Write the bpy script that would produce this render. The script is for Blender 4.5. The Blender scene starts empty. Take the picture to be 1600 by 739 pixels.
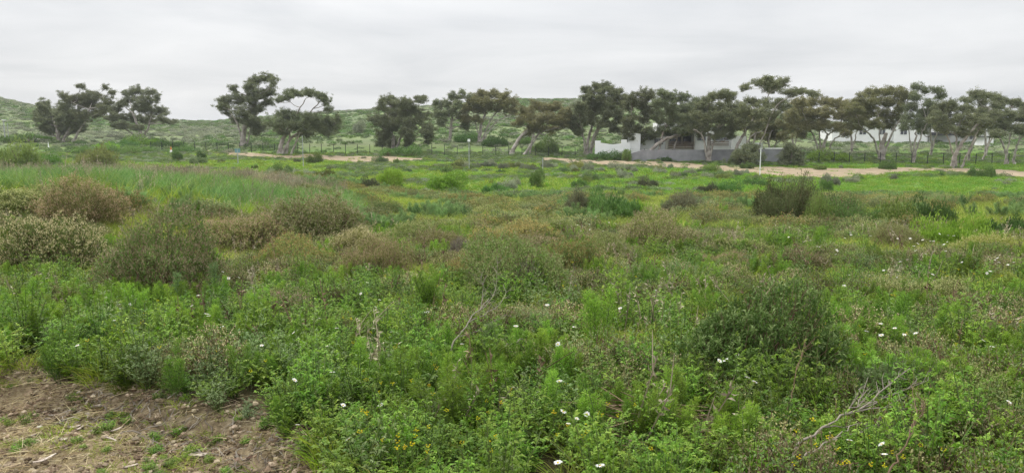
import bpy, math
import numpy as np

# ------------------------------------------------------------------ scene, camera, light
sc = bpy.context.scene
col = sc.collection
F = 1155.0                      # focal length in photo pixels (1600 wide)
EYE = 1.6
PITCH = math.atan((369.5 - 215.0) / F)
cam_d = bpy.data.cameras.new('camera'); cam_d.sensor_width = 36; cam_d.lens = F / 1600 * 36
cam_d.clip_start = 0.05; cam_d.clip_end = 9000
cam = bpy.data.objects.new('camera', cam_d); col.objects.link(cam)
cam.location = (0, 0, EYE); cam.rotation_euler = (math.pi / 2 - PITCH, 0, 0)
sc.camera = cam

SUN_EL, SUN_AZ = math.radians(48), math.radians(-35)      # azimuth measured from +Y towards +X
w = bpy.data.worlds.new('World'); sc.world = w; w.use_nodes = True
nt = w.node_tree; nt.nodes.clear()
def nd(t, kind, **kw):
    n = t.nodes.new(kind)
    for k, v in kw.items(): setattr(n, k, v)
    return n
def ramp(n, stops):
    cr = n.color_ramp
    while len(cr.elements) > 1: cr.elements.remove(cr.elements[-1])
    for i, (p, c) in enumerate(stops):
        e = cr.elements[0] if i == 0 else cr.elements.new(p)
        e.position = p; e.color = tuple(c) + (1,) if len(c) == 3 else c
out = nd(nt, 'ShaderNodeOutputWorld'); bg = nd(nt, 'ShaderNodeBackground'); bg.inputs[1].default_value = 0.1
sky = nd(nt, 'ShaderNodeTexSky', sky_type='NISHITA'); sky.sun_disc = False
sky.sun_elevation = SUN_EL; sky.sun_rotation = SUN_AZ; sky.dust_density = 2.0
# stratus deck: streaky noise on a flat layer seen in perspective, everywhere over the sky
tc = nd(nt, 'ShaderNodeTexCoord'); sep = nd(nt, 'ShaderNodeSeparateXYZ')
nt.links.new(tc.outputs['Generated'], sep.inputs[0])
ab = nd(nt, 'ShaderNodeMath', operation='ABSOLUTE'); nt.links.new(sep.outputs[2], ab.inputs[0])
ad = nd(nt, 'ShaderNodeMath', operation='ADD'); ad.inputs[1].default_value = 0.09; nt.links.new(ab.outputs[0], ad.inputs[0])
dx = nd(nt, 'ShaderNodeMath', operation='DIVIDE'); dy = nd(nt, 'ShaderNodeMath', operation='DIVIDE')
for n_, k in ((dx, 0), (dy, 1)):
    nt.links.new(sep.outputs[k], n_.inputs[0]); nt.links.new(ad.outputs[0], n_.inputs[1])
cmb = nd(nt, 'ShaderNodeCombineXYZ'); nt.links.new(dx.outputs[0], cmb.inputs[0]); nt.links.new(dy.outputs[0], cmb.inputs[1])
n1 = nd(nt, 'ShaderNodeTexNoise'); n1.inputs['Scale'].default_value = 0.55; n1.inputs['Detail'].default_value = 6; n1.inputs['Distortion'].default_value = 0.4
n1.inputs['Roughness'].default_value = 0.52
nt.links.new(cmb.outputs[0], n1.inputs['Vector'])
cr = nd(nt, 'ShaderNodeValToRGB'); ramp(cr, [(0.30, (5.9, 6.05, 6.3)), (0.46, (6.95, 7.05, 7.2)), (0.68, (8.3, 8.35, 8.4))])
nt.links.new(n1.outputs['Fac'], cr.inputs[0])
mx = nd(nt, 'ShaderNodeMix', data_type='RGBA'); mx.inputs[0].default_value = 0.94
nt.links.new(sky.outputs[0], mx.inputs[6]); nt.links.new(cr.outputs[0], mx.inputs[7])
# standard overcast sky: evenly brighter towards the zenith
pw = nd(nt, 'ShaderNodeMath', operation='POWER'); pw.inputs[1].default_value = 1.5; nt.links.new(ab.outputs[0], pw.inputs[0])
og = nd(nt, 'ShaderNodeMath', operation='MULTIPLY_ADD'); og.inputs[1].default_value = 1.35; og.inputs[2].default_value = 0.48
nt.links.new(pw.outputs[0], og.inputs[0])
ov = nd(nt, 'ShaderNodeVectorMath', operation='SCALE'); nt.links.new(mx.outputs[2], ov.inputs[0]); nt.links.new(og.outputs[0], ov.inputs['Scale'])
nt.links.new(ov.outputs[0], bg.inputs[0]); nt.links.new(bg.outputs[0], out.inputs[0])

sd = bpy.data.lights.new('sun', 'SUN'); sd.energy = 1.5; sd.angle = math.radians(25); sd.color = (1, 0.97, 0.92)
so = bpy.data.objects.new('sun', sd); col.objects.link(so)
so.rotation_euler = (math.pi / 2 - SUN_EL, 0, math.pi - SUN_AZ)
so.location = (0, 0, 60)

vs = sc.view_settings
vs.view_transform = 'Standard'; vs.look = 'None'; vs.gamma = 1.0; vs.use_curve_mapping = False; vs.exposure = 1.1
cy = sc.cycles
cy.max_bounces = 5; cy.diffuse_bounces = 4; cy.glossy_bounces = 1; cy.transmission_bounces = 3; cy.volume_bounces = 0
cy.transparent_max_bounces = 4; cy.use_denoising = True; cy.denoiser = 'OPENIMAGEDENOISE'; cy.denoising_input_passes = 'RGB_ALBEDO_NORMAL'; cy.denoising_prefilter = 'NONE'; cy.caustics_reflective = False; cy.caustics_refractive = False
cy.filter_width = 1.5; cy.use_adaptive_sampling = False

# ------------------------------------------------------------------ noise, terrain
rng = np.random.default_rng(11)
_perm = np.random.default_rng(5).random((256, 256))
def vnoise(x, y):
    x = np.asarray(x, float); y = np.asarray(y, float)
    xi = np.floor(x).astype(int); yi = np.floor(y).astype(int)
    fx = x - xi; fy = y - yi
    fx = fx * fx * (3 - 2 * fx); fy = fy * fy * (3 - 2 * fy)
    g = lambda i, j: _perm[i & 255, j & 255]
    a = g(xi, yi) * (1 - fx) + g(xi + 1, yi) * fx
    b = g(xi, yi + 1) * (1 - fx) + g(xi + 1, yi + 1) * fx
    return a * (1 - fy) + b * fy
def fbm(x, y, o=4):
    s = 0; a = 0.5; t = 0
    for k in range(o):
        s = s + a * vnoise(np.asarray(x) * 2 ** k + 17.3 * k, np.asarray(y) * 2 ** k + 9.1 * k); t += a; a *= 0.5
    return s / t
def sm(e0, e1, x):
    t = np.clip((np.asarray(x, float) - e0) / (e1 - e0), 0, 1); return t * t * (3 - 2 * t)
PD = np.array([-40, 0, 5, 10, 20, 30, 40, 55, 75, 95, 110, 125, 140, 160])
PZ = np.array([-1.6, -1.6, -1.68, -1.95, -2.4, -2.85, -3.4, -4.2, -4.75, -4.7, -4.5, -4.1, -3.7, -2.5])
SX = np.array([-900, -400, 0, 60, 140, 270, 340, 530, 620, 800, 900, 1000, 1150, 1300, 1500, 2000, 2600])
SY = np.array([155, 145, 156, 168, 183, 192, 192, 178, 173, 163, 161, 165, 176, 194, 203, 200, 196])
BANK = np.array([(-6.0, 5.9), (-3.5, 5.12), (-2.47, 4.75), (-1.65, 4.25), (-1.0, 3.62), (-0.7, 3.2), (0.1, 2.4), (4.0, 1.2)])
def bank_side(X, Y):           # >0 on the field side, <0 on the bare, lower side
    return Y - np.interp(X, BANK[:, 0], BANK[:, 1]) + 0.28 * (fbm(X * 1.7 + 3, Y * 1.7, 3) - 0.5)
_HS_D, _HS_Z = None, None
def h(X, Y):
    X = np.asarray(X, float); Y = np.asarray(Y, float)
    zc = np.interp(Y, PD, PZ)
    # gentle smoothing of the profile
    zc = 0.5 * zc + 0.25 * np.interp(Y - 2.5 - 0.04 * np.abs(Y), PD, PZ) + 0.25 * np.interp(Y + 2.5 + 0.04 * np.abs(Y), PD, PZ)
    zc = zc + 1.05 * sm(2.5, 13, -X) * (sm(8, 21, Y) - sm(40, 78, Y))
    zc = zc - 0.55 * sm(5, 45, X) * (sm(25, 70, Y) - sm(120, 170, Y))
    dd = np.maximum(Y, 1.0)
    pxs = 800 + F * X / dd
    Hs = (215 - np.interp(pxs, SX, SY)) / F * 430
    t = np.clip((Y - 150) / 280, 0, 1)
    s = np.sin(t * math.pi / 2) ** 1.25
    z = zc * (1 - s) + Hs * s
    z = z - 0.10 * np.clip(Y - 430, 0, 500) - 0.004 * np.clip(Y - 930, 0, 1e5)
    far = sm(8, 40, Y)
    z = z + far * 0.35 * (fbm(X * 0.11, Y * 0.11, 3) - 0.5) + 0.10 * (fbm(X * 0.8, Y * 0.8, 3) - 0.5)
    hill = sm(165, 260, Y)
    z = z + hill * 3.0 * (fbm(X * 0.02 + 5, Y * 0.02, 4) - 0.5)
    b = bank_side(X, Y)
    near = 1 - sm(6.2, 7.5, Y)
    z = z - near * 0.16 * (1 - sm(-0.22, 0.12, b))
    near2 = (1 - sm(7, 10, Y)) * (1 - sm(0, 0.3, b))
    z = z + near2 * 0.05 * (fbm(X * 4, Y * 4, 3) - 0.5)
    return z + EYE
CP, SP = math.cos(PITCH), math.sin(PITCH)
def ray(px, py):
    a = (px - 800) / F; b = -(py - 369.5) / F
    v = np.array([a, CP + b * SP, -SP + b * CP]); return v / v[1]
_T = np.concatenate([np.linspace(1.5, 30, 1500), np.linspace(30.05, 200, 2200), np.linspace(200.3, 700, 900)])
def at(px, py, lift=0.0):
    r = ray(px, py)
    X = r[0] * _T; Z = EYE + r[2] * _T
    k = np.nonzero(Z < h(X, _T) + lift)[0]
    d = _T[k[0]] if len(k) else 430.0
    return np.array([r[0] * d, d, float(h(r[0] * d, d))])
def wp(px, py, d):
    r = ray(px, py); return np.array([r[0] * d, d, EYE + r[2] * d])
def ppm(d): return F / d          # photo pixels per metre at depth d

# ------------------------------------------------------------------ materials
M = {}
def new_mat(name):
    m = bpy.data.materials.new(name); m.use_nodes = True; t = m.node_tree; t.nodes.clear(); M[name] = m
    return m, t, nd(t, 'ShaderNodeOutputMaterial')
def leaf_mat(name, c1, c2, c3=None, trans=0.25, rough=0.55, spec=0.25, vary=0.35):
    m, t, o = new_mat(name)
    if 0 < trans and 'petal' not in name:           # colours are reflectance; what a thin leaf lets through comes on top
        c1, c2, c3 = [tuple(min(0.85, 1.3 * v) for v in c) for c in (c1, c2, c3 or c2)]; trans += 0.1
    a = nd(t, 'ShaderNodeAttribute', attribute_name='rnd')
    r = nd(t, 'ShaderNodeValToRGB')
    ramp(r, [(0.0, c1), (0.55, c2), (1.0, c3 if c3 else c2)])
    t.links.new(a.outputs['Fac'], r.inputs[0])
    oi = nd(t, 'ShaderNodeObjectInfo')
    mr = nd(t, 'ShaderNodeMapRange'); mr.inputs[3].default_value = 1 - vary; mr.inputs[4].default_value = 1 + vary
    t.links.new(oi.outputs['Random'], mr.inputs[0])
    hs = nd(t, 'ShaderNodeHueSaturation'); t.links.new(r.outputs[0], hs.inputs['Color']); t.links.new(mr.outputs[0], hs.inputs['Value'])
    mh = nd(t, 'ShaderNodeMapRange'); mh.inputs[3].default_value = 0.485; mh.inputs[4].default_value = 0.515
    fr = nd(t, 'ShaderNodeMath', operation='MULTIPLY'); fr.inputs[1].default_value = 7.31
    fr2 = nd(t, 'ShaderNodeMath', operation='FRACT')
    t.links.new(oi.outputs['Random'], fr.inputs[0]); t.links.new(fr.outputs[0], fr2.inputs[0]); t.links.new(fr2.outputs[0], mh.inputs[0])
    t.links.new(mh.outputs[0], hs.inputs['Hue'])
    p = nd(t, 'ShaderNodeBsdfPrincipled'); p.inputs['Roughness'].default_value = rough; p.inputs['Specular IOR Level'].default_value = spec
    t.links.new(hs.outputs[0], p.inputs['Base Color'])
    tr = nd(t, 'ShaderNodeBsdfTranslucent'); t.links.new(hs.outputs[0], tr.inputs[0])
    mi = nd(t, 'ShaderNodeMixShader'); mi.inputs[0].default_value = trans
    t.links.new(p.outputs[0], mi.inputs[1]); t.links.new(tr.outputs[0], mi.inputs[2]); t.links.new(mi.outputs[0], o.inputs[0])
    return m
def plain_mat(name, c1, c2, scale=6.0, rough=0.8, spec=0.2, metal=0.0, bump=0.0):
    m, t, o = new_mat(name)
    tc = nd(t, 'ShaderNodeTexCoord'); n = nd(t, 'ShaderNodeTexNoise'); n.inputs['Scale'].default_value = scale; n.inputs['Detail'].default_value = 5
    t.links.new(tc.outputs['Object'], n.inputs['Vector'])
    r = nd(t, 'ShaderNodeValToRGB'); ramp(r, [(0.3, c1), (0.7, c2)]); t.links.new(n.outputs['Fac'], r.inputs[0])
    p = nd(t, 'ShaderNodeBsdfPrincipled'); p.inputs['Roughness'].default_value = rough; p.inputs['Specular IOR Level'].default_value = spec
    p.inputs['Metallic'].default_value = metal
    t.links.new(r.outputs[0], p.inputs['Base Color'])
    if bump:
        b = nd(t, 'ShaderNodeBump'); b.inputs['Strength'].default_value = bump; b.inputs['Distance'].default_value = 0.02
        t.links.new(n.outputs['Fac'], b.inputs['Height']); t.links.new(b.outputs[0], p.inputs['Normal'])
    t.links.new(p.outputs[0], o.inputs[0])
    return m
leaf_mat('herb', (0.05, 0.115, 0.007), (0.105, 0.19, 0.014), (0.2, 0.28, 0.045))
leaf_mat('herb_grey', (0.1, 0.155, 0.05), (0.165, 0.22, 0.085), (0.25, 0.295, 0.13))
leaf_mat('feather', (0.07, 0.145, 0.011), (0.12, 0.22, 0.019), (0.185, 0.285, 0.038), trans=0.35)
leaf_mat('feather_blue', (0.08, 0.155, 0.045), (0.125, 0.21, 0.065), (0.18, 0.26, 0.095), trans=0.3)
leaf_mat('grass', (0.095, 0.16, 0.012), (0.17, 0.235, 0.022), (0.28, 0.305, 0.065), trans=0.35)
leaf_mat('grass_yellow', (0.14, 0.2, 0.022), (0.23, 0.285, 0.04), (0.33, 0.33, 0.085), trans=0.35)
leaf_mat('grass_bright', (0.075, 0.17, 0.012), (0.12, 0.235, 0.02), (0.19, 0.29, 0.042), trans=0.35, vary=0.2)
leaf_mat('grass_blue', (0.07, 0.16, 0.035), (0.125, 0.225, 0.055), (0.21, 0.3, 0.11), trans=0.3)
leaf_mat('straw', (0.2, 0.155, 0.08), (0.33, 0.27, 0.15), (0.47, 0.4, 0.25), trans=0.1)
leaf_mat('olive', (0.085, 0.1, 0.028), (0.145, 0.165, 0.046), (0.22, 0.235, 0.085))
leaf_mat('olive_green', (0.075, 0.12, 0.024), (0.13, 0.185, 0.04), (0.2, 0.255, 0.08))
leaf_mat('tan', (0.2, 0.165, 0.085), (0.3, 0.255, 0.14), (0.42, 0.365, 0.225), trans=0.2)
leaf_mat('tan_olive', (0.185, 0.185, 0.068), (0.275, 0.275, 0.11), (0.385, 0.375, 0.18), trans=0.2)
leaf_mat('pink_brown', (0.185, 0.14, 0.072), (0.275, 0.215, 0.12), (0.38, 0.315, 0.195), trans=0.2)
leaf_mat('rust', (0.22, 0.14, 0.05), (0.32, 0.235, 0.085), (0.4, 0.34, 0.15), trans=0.2)
leaf_mat('dark_green', (0.05, 0.09, 0.016), (0.11, 0.17, 0.036), (0.25, 0.305, 0.115), rough=0.6, spec=0.18)
leaf_mat('silver_green', (0.08, 0.13, 0.045), (0.135, 0.195, 0.075), (0.23, 0.28, 0.135))
leaf_mat('renoster', (0.06, 0.07, 0.038), (0.095, 0.105, 0.055), (0.15, 0.15, 0.085))
leaf_mat('bright_bush', (0.08, 0.16, 0.018), (0.14, 0.25, 0.03), (0.23, 0.34, 0.06))
leaf_mat('lime_bush', (0.095, 0.165, 0.016), (0.165, 0.25, 0.028), (0.25, 0.33, 0.055))
leaf_mat('mid_green', (0.05, 0.1, 0.022), (0.085, 0.155, 0.035), (0.14, 0.215, 0.06))
leaf_mat('scrub_grey', (0.12, 0.14, 0.085), (0.185, 0.205, 0.13), (0.26, 0.275, 0.19))
leaf_mat('scrub_green', (0.065, 0.10, 0.04), (0.11, 0.155, 0.06), (0.17, 0.22, 0.09))
leaf_mat('gum', (0.072, 0.086, 0.04), (0.138, 0.154, 0.076), (0.235, 0.25, 0.14), rough=0.6, spec=0.18, trans=0.2, vary=0.12)
leaf_mat('gum_brown', (0.098, 0.098, 0.04), (0.165, 0.162, 0.07), (0.25, 0.24, 0.115), rough=0.6, spec=0.18, trans=0.2, vary=0.12)
leaf_mat('petal_white', (0.72, 0.72, 0.68), (0.8, 0.8, 0.76), (0.84, 0.84, 0.80), trans=0.3, vary=0.05)
leaf_mat('petal_yellow', (0.62, 0.52, 0.02), (0.72, 0.62, 0.03), (0.76, 0.68, 0.06), trans=0.3, vary=0.1)
leaf_mat('twig_grey', (0.13, 0.105, 0.08), (0.22, 0.19, 0.155), (0.33, 0.29, 0.24), trans=0.0, rough=0.85, vary=0.15)
leaf_mat('twig_brown', (0.08, 0.05, 0.03), (0.16, 0.105, 0.065), (0.26, 0.185, 0.12), trans=0.0, rough=0.85, vary=0.15)
leaf_mat('thicket', (0.042, 0.058, 0.022), (0.072, 0.095, 0.036), (0.12, 0.145, 0.065), rough=0.65, spec=0.15)
leaf_mat('dry_stalk', (0.16, 0.135, 0.085), (0.25, 0.215, 0.14), (0.35, 0.31, 0.21), trans=0.05)
leaf_mat('stem_green', (0.06, 0.10, 0.025), (0.10, 0.15, 0.04), (0.15, 0.18, 0.06), trans=0.0)
plain_mat('bark', (0.16, 0.135, 0.115), (0.46, 0.42, 0.37), scale=1.3, bump=0.4)
plain_mat('bark_dark', (0.07, 0.058, 0.048), (0.20, 0.17, 0.14), scale=2.0)
plain_mat('bark_strip', (0.24, 0.19, 0.15), (0.50, 0.44, 0.37), scale=22.0, bump=0.3)
plain_mat('flower_centre', (0.5, 0.30, 0.01), (0.62, 0.42, 0.02), scale=80)
plain_mat('white_paint', (0.74, 0.74, 0.73), (0.84, 0.84, 0.83), scale=0.6)
plain_mat('cream_paint', (0.60, 0.56, 0.50), (0.72, 0.68, 0.62), scale=0.8)
plain_mat('grey_plaster', (0.19, 0.19, 0.20), (0.27, 0.27, 0.28), scale=0.9)
plain_mat('roof_grey', (0.30, 0.31, 0.33), (0.40, 0.41, 0.43), scale=0.7)
plain_mat('dark_roof', (0.03, 0.032, 0.035), (0.06, 0.06, 0.065), scale=0.7)
plain_mat('window_glass', (0.03, 0.035, 0.04), (0.07, 0.08, 0.09), scale=0.8, rough=0.08, spec=0.6)
plain_mat('timber', (0.16, 0.11, 0.075), (0.26, 0.19, 0.13), scale=3)
plain_mat('fence_metal', (0.016, 0.017, 0.018), (0.03, 0.03, 0.032), scale=3, rough=0.5)
plain_mat('pole_metal', (0.26, 0.27, 0.27), (0.40, 0.41, 0.41), scale=3, rough=0.45)
plain_mat('stone', (0.30, 0.27, 0.23), (0.50, 0.46, 0.40), scale=9, bump=0.4)
plain_mat('blue_paint', (0.13, 0.24, 0.28), (0.18, 0.30, 0.34), scale=3)
plain_mat('orange_paint', (0.55, 0.13, 0.03), (0.62, 0.18, 0.05), scale=3)

def ground_material():
    m, t, o = new_mat('ground')
    geo = nd(t, 'ShaderNodeNewGeometry')
    def noise(scale, detail=6, rough=0.6):
        n = nd(t, 'ShaderNodeTexNoise'); n.inputs['Scale'].default_value = scale; n.inputs['Detail'].default_value = detail
        n.inputs['Roughness'].default_value = rough
        t.links.new(geo.outputs['Position'], n.inputs['Vector']); return n
    def mixc(fac, a, b):
        x = nd(t, 'ShaderNodeMix', data_type='RGBA'); t.links.new(fac, x.inputs[0]); t.links.new(a, x.inputs[6]); t.links.new(b, x.inputs[7]); return x.outputs[2]
    def rampn(src, stops):
        r = nd(t, 'ShaderNodeValToRGB'); ramp(r, stops); t.links.new(src, r.inputs[0]); return r.outputs[0]
    na, nb, nc, ne = noise(1.3), noise(14, 8, 0.7), noise(0.06, 5), noise(0.35, 6, 0.65)
    soil = rampn(nb.outputs['Fac'], [(0.30, (0.09, 0.067, 0.038)), (0.5, (0.21, 0.163, 0.098)), (0.68, (0.35, 0.29, 0.19))])
    litter = rampn(nb.outputs['Fac'], [(0.3, (0.035, 0.028, 0.014)), (0.5, (0.075, 0.065, 0.03)), (0.7, (0.14, 0.12, 0.06))])
    turf = rampn(ne.outputs['Fac'], [(0.3, (0.055, 0.12, 0.016)), (0.5, (0.085, 0.165, 0.024)), (0.72, (0.135, 0.18, 0.045))])
    hillc = rampn(nc.outputs['Fac'], [(0.36, (0.085, 0.12, 0.05)), (0.5, (0.13, 0.16, 0.075)), (0.64, (0.15, 0.195, 0.07))])
    at_ = lambda n: nd(t, 'ShaderNodeAttribute', attribute_name=n).outputs['Fac']
    c = mixc(at_('dirt'), litter, soil)
    c = mixc(at_('turf'), c, turf)
    c = mixc(at_('hill'), c, hillc)
    p = nd(t, 'ShaderNodeBsdfPrincipled'); p.inputs['Roughness'].default_value = 0.95; p.inputs['Specular IOR Level'].default_value = 0.1
    t.links.new(c, p.inputs['Base Color'])
    b = nd(t, 'ShaderNodeBump'); b.inputs['Strength'].default_value = 0.7; b.inputs['Distance'].default_value = 0.03
    t.links.new(nb.outputs['Fac'], b.inputs['Height']); t.links.new(b.outputs[0], p.inputs['Normal'])
    t.links.new(p.outputs[0], o.inputs[0])
ground_material()
def sand_material():
    m, t, o = new_mat('sand')
    geo = nd(t, 'ShaderNodeNewGeometry')
    n = nd(t, 'ShaderNodeTexNoise'); n.inputs['Scale'].default_value = 0.7; n.inputs['Detail'].default_value = 8; n.inputs['Roughness'].default_value = 0.7
    t.links.new(geo.outputs['Position'], n.inputs['Vector'])
    r = nd(t, 'ShaderNodeValToRGB'); ramp(r, [(0.3, (0.15, 0.125, 0.075)), (0.5, (0.26, 0.205, 0.135)), (0.7, (0.34, 0.27, 0.185))])
    t.links.new(n.outputs['Fac'], r.inputs[0])
    p = nd(t, 'ShaderNodeBsdfPrincipled'); p.inputs['Roughness'].default_value = 0.95; p.inputs['Specular IOR Level'].default_value = 0.1
    t.links.new(r.outputs[0], p.inputs['Base Color']); t.links.new(p.outputs[0], o.inputs[0])
sand_material()

# ------------------------------------------------------------------ mesh helpers
def nrm(v): return v / np.maximum(np.linalg.norm(v, axis=-1, keepdims=True), 1e-9)
def mesh_from(name, V, Q, mats, rnd=None, mi=None, smooth=False, attrs=None):
    me = bpy.data.meshes.new(name)
    V = np.asarray(V, np.float32); Q = np.asarray(Q, np.int32)
    me.vertices.add(len(V)); me.vertices.foreach_set('co', V.ravel())
    me.loops.add(Q.size); me.loops.foreach_set('vertex_index', Q.ravel())
    me.polygons.add(len(Q)); me.polygons.foreach_set('loop_start', np.arange(0, Q.size, 4, dtype=np.int32))
    for m in mats: me.materials.append(M[m])
    if mi is not None and len(mats) > 1: me.polygons.foreach_set('material_index', np.asarray(mi, np.int32))
    me.update(calc_edges=True)
    me.polygons.foreach_set('use_smooth', np.full(len(Q), smooth))
    if rnd is not None:
        a = me.attributes.new('rnd', 'FLOAT', 'POINT'); a.data.foreach_set('value', np.asarray(rnd, np.float32))
    for k, v in (attrs or {}).items():
        a = me.attributes.new(k, 'FLOAT', 'POINT'); a.data.foreach_set('value', np.asarray(v, np.float32))
    return me
class MB:
    def __init__(s): s.v, s.q, s.r, s.m, s.n = [], [], [], [], 0
    def add(s, V, Q, rnd, mi=0):
        V = np.asarray(V, float); Q = np.asarray(Q, int)
        s.v.append(V); s.q.append(Q + s.n); s.n += len(V)
        s.r.append(np.broadcast_to(rnd, (len(V),)).astype(float)); s.m.append(np.full(len(Q), mi))
    def leaves(s, P, D, L, W, rg, mi=0, rnd=None, up=None, fold=0.25):
        """diamond leaves: base P, direction D, length L, width W"""
        P = np.asarray(P, float); N = len(P)
        if N == 0: return
        D = nrm(np.broadcast_to(D, P.shape)); L = np.broadcast_to(L, (N,))[:, None]; W = np.broadcast_to(W, (N,))[:, None]
        u = rg.normal(size=(N, 3)) if up is None else np.broadcast_to(up, P.shape) + 0.35 * rg.normal(size=(N, 3))
        S = nrm(np.cross(D, u)); Nn = np.cross(S, D)
        a = P; c = P + D * L - Nn * L * 0.12
        mid = P + D * L * 0.5 + Nn * L * 0.05
        V = np.stack([a, mid + S * W / 2 + Nn * W * fold, c, mid - S * W / 2 + Nn * W * fold], 1).reshape(-1, 3)
        rr = rg.random(N) if rnd is None else np.broadcast_to(rnd, (N,))
        s.add(V, np.arange(4 * N).reshape(-1, 4), np.repeat(rr, 4), mi)
    def blades(s, P, D, L, W, bend, rg, mi=0, seg=3):
        N = len(P); D = nrm(D); L = np.broadcast_to(L, (N,)); W = np.broadcast_to(W, (N,))
        out_ = nrm(np.stack([D[:, 0], D[:, 1], np.zeros(N)], 1) + 1e-4)
        S = nrm(np.cross(D, rg.normal(size=(N, 3)) * 0.6 + np.cross(D, np.array([0, 0, 1.0]))[:, ::1]))
        rows = []
        for k in range(seg + 1):
            t = k / seg
            c = P + D * (L * t)[:, None] + out_ * (bend * L * t * t)[:, None] - np.array([0, 0, 1.0]) * (np.abs(bend) * L * t * t * t * 0.6)[:, None]
            wdt = (W * (1 - t) ** 0.7 * 0.5 + 0.0004)[:, None]
            rows += [c - S * wdt, c + S * wdt]
        V = np.stack(rows, 1); m = 2 * (seg + 1)
        Q = np.concatenate([np.arange(N)[:, None] * m + np.array([[2 * k, 2 * k + 1, 2 * k + 3, 2 * k + 2]]) for k in range(seg)])
        s.add(V.reshape(-1, 3), Q, np.repeat(rg.random(N), m), mi)
    def tube(s, pts, rad, sides=5, mi=0, rnd=0.5):
        pts = np.asarray(pts, float); n = len(pts); rad = np.broadcast_to(rad, (n,))
        T = nrm(np.gradient(pts, axis=0))
        ref = np.array([0, 0, 1.0]) if abs(T[0, 2]) < 0.8 else np.array([1.0, 0, 0])
        A = nrm(np.cross(T, ref)); B = np.cross(T, A)
        th = np.linspace(0, 2 * math.pi, sides, endpoint=False)
        V = pts[:, None] + rad[:, None, None] * (np.cos(th)[None, :, None] * A[:, None] + np.sin(th)[None, :, None] * B[:, None])
        i = np.arange(n - 1)[:, None] * sides; j = np.arange(sides)[None]; k = (j + 1) % sides
        Q = np.stack([i + j, i + k, i + sides + k, i + sides + j], -1).reshape(-1, 4)
        s.add(V.reshape(-1, 3), Q, rnd, mi)
    def sticks(s, A, B, r0, r1, rg, mi=0, rnd=None):
        """many thin three-sided twigs"""
        A = np.asarray(A, float); B = np.asarray(B, float); N = len(A)
        if N == 0: return
        T = nrm(B - A); S = nrm(np.cross(T, rg.normal(size=(N, 3)))); U = np.cross(T, S)
        r0 = np.broadcast_to(r0, (N,))[:, None]; r1 = np.broadcast_to(r1, (N,))[:, None]
        V = []
        for C, r in ((A, r0), (B, r1)):
            for k in range(3):
                a = 2 * math.pi * k / 3; V.append(C + r * (math.cos(a) * S + math.sin(a) * U))
        V = np.stack(V, 1).reshape(-1, 3)
        Q = np.concatenate([np.arange(N)[:, None] * 6 + np.array([[k, (k + 1) % 3, 3 + (k + 1) % 3, 3 + k]]) for k in range(3)])
        rr = rg.random(N) if rnd is None else np.broadcast_to(rnd, (N,))
        s.add(V, Q, np.repeat(rr, 6), mi)
    def box(s, lo, hi, mi=0):
        x0, y0, z0 = lo; x1, y1, z1 = hi
        V = [(x0, y0, z0), (x1, y0, z0), (x1, y1, z0), (x0, y1, z0), (x0, y0, z1), (x1, y0, z1), (x1, y1, z1), (x0, y1, z1)]
        s.add(V, [(0, 3, 2, 1), (4, 5, 6, 7), (0, 1, 5, 4), (1, 2, 6, 5), (2, 3, 7, 6), (3, 0, 4, 7)], 0.5, mi)
    def mesh(s, name, mats, smooth=False):
        return mesh_from(name, np.concatenate(s.v), np.concatenate(s.q), mats, np.concatenate(s.r), np.concatenate(s.m), smooth)
def obj(name, me, parent=None, loc=(0, 0, 0), link=True):
    o = bpy.data.objects.new(name, me); o.location = loc
    if link: col.objects.link(o)
    if parent: o.parent = parent
    return o
def tag(o, label, cat, group=None, kind=None):
    if label: o['label'] = label
    if cat: o['category'] = cat
    if group: o['group'] = group
    if kind: o['kind'] = kind
    return o
def empty(name, loc, rz=0.0, scale=(1, 1, 1)):
    o = bpy.data.objects.new(name, None); o.location = loc; o.rotation_euler = (0, 0, rz); o.scale = scale
    o.empty_display_size = 0.1; col.objects.link(o); return o

# ------------------------------------------------------------------ ground sheet
def zone(pxpy, rad):            # centre of a patch on the ground + radii in metres
    p = at(*pxpy); return (p[0], p[1], rad[0], rad[1])
def blob(z, X, Y, soft=0.35):
    d = np.sqrt(((X - z[0]) / z[2]) ** 2 + ((Y - z[1]) / z[3]) ** 2) + 0.5 * (fbm(X * 1.1 / max(0.4, z[2] / 4), Y * 1.1 / max(0.4, z[2] / 4), 3) - 0.5)
    return 1 - sm(1 - soft, 1 + soft * 0.3, d)
DIRT = [zone((30, 640), (0.5, 0.3)), zone((930, 620), (0.25, 0.2))]
def dirt_w(X, Y):
    b = bank_side(X, Y)
    return np.clip((1 - sm(-0.05, 0.25, b)) * (1 - sm(6.3, 7.2, Y)), 0, 1)
def turf_w(X, Y):
    n = fbm(X * 0.07 + 2, Y * 0.07, 3)
    return np.clip(sm(38, 55, Y + 10 * (n - 0.5)) * (1 - sm(150, 175, Y)), 0, 1)
def hill_w(X, Y): return sm(140, 185, Y)
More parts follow.
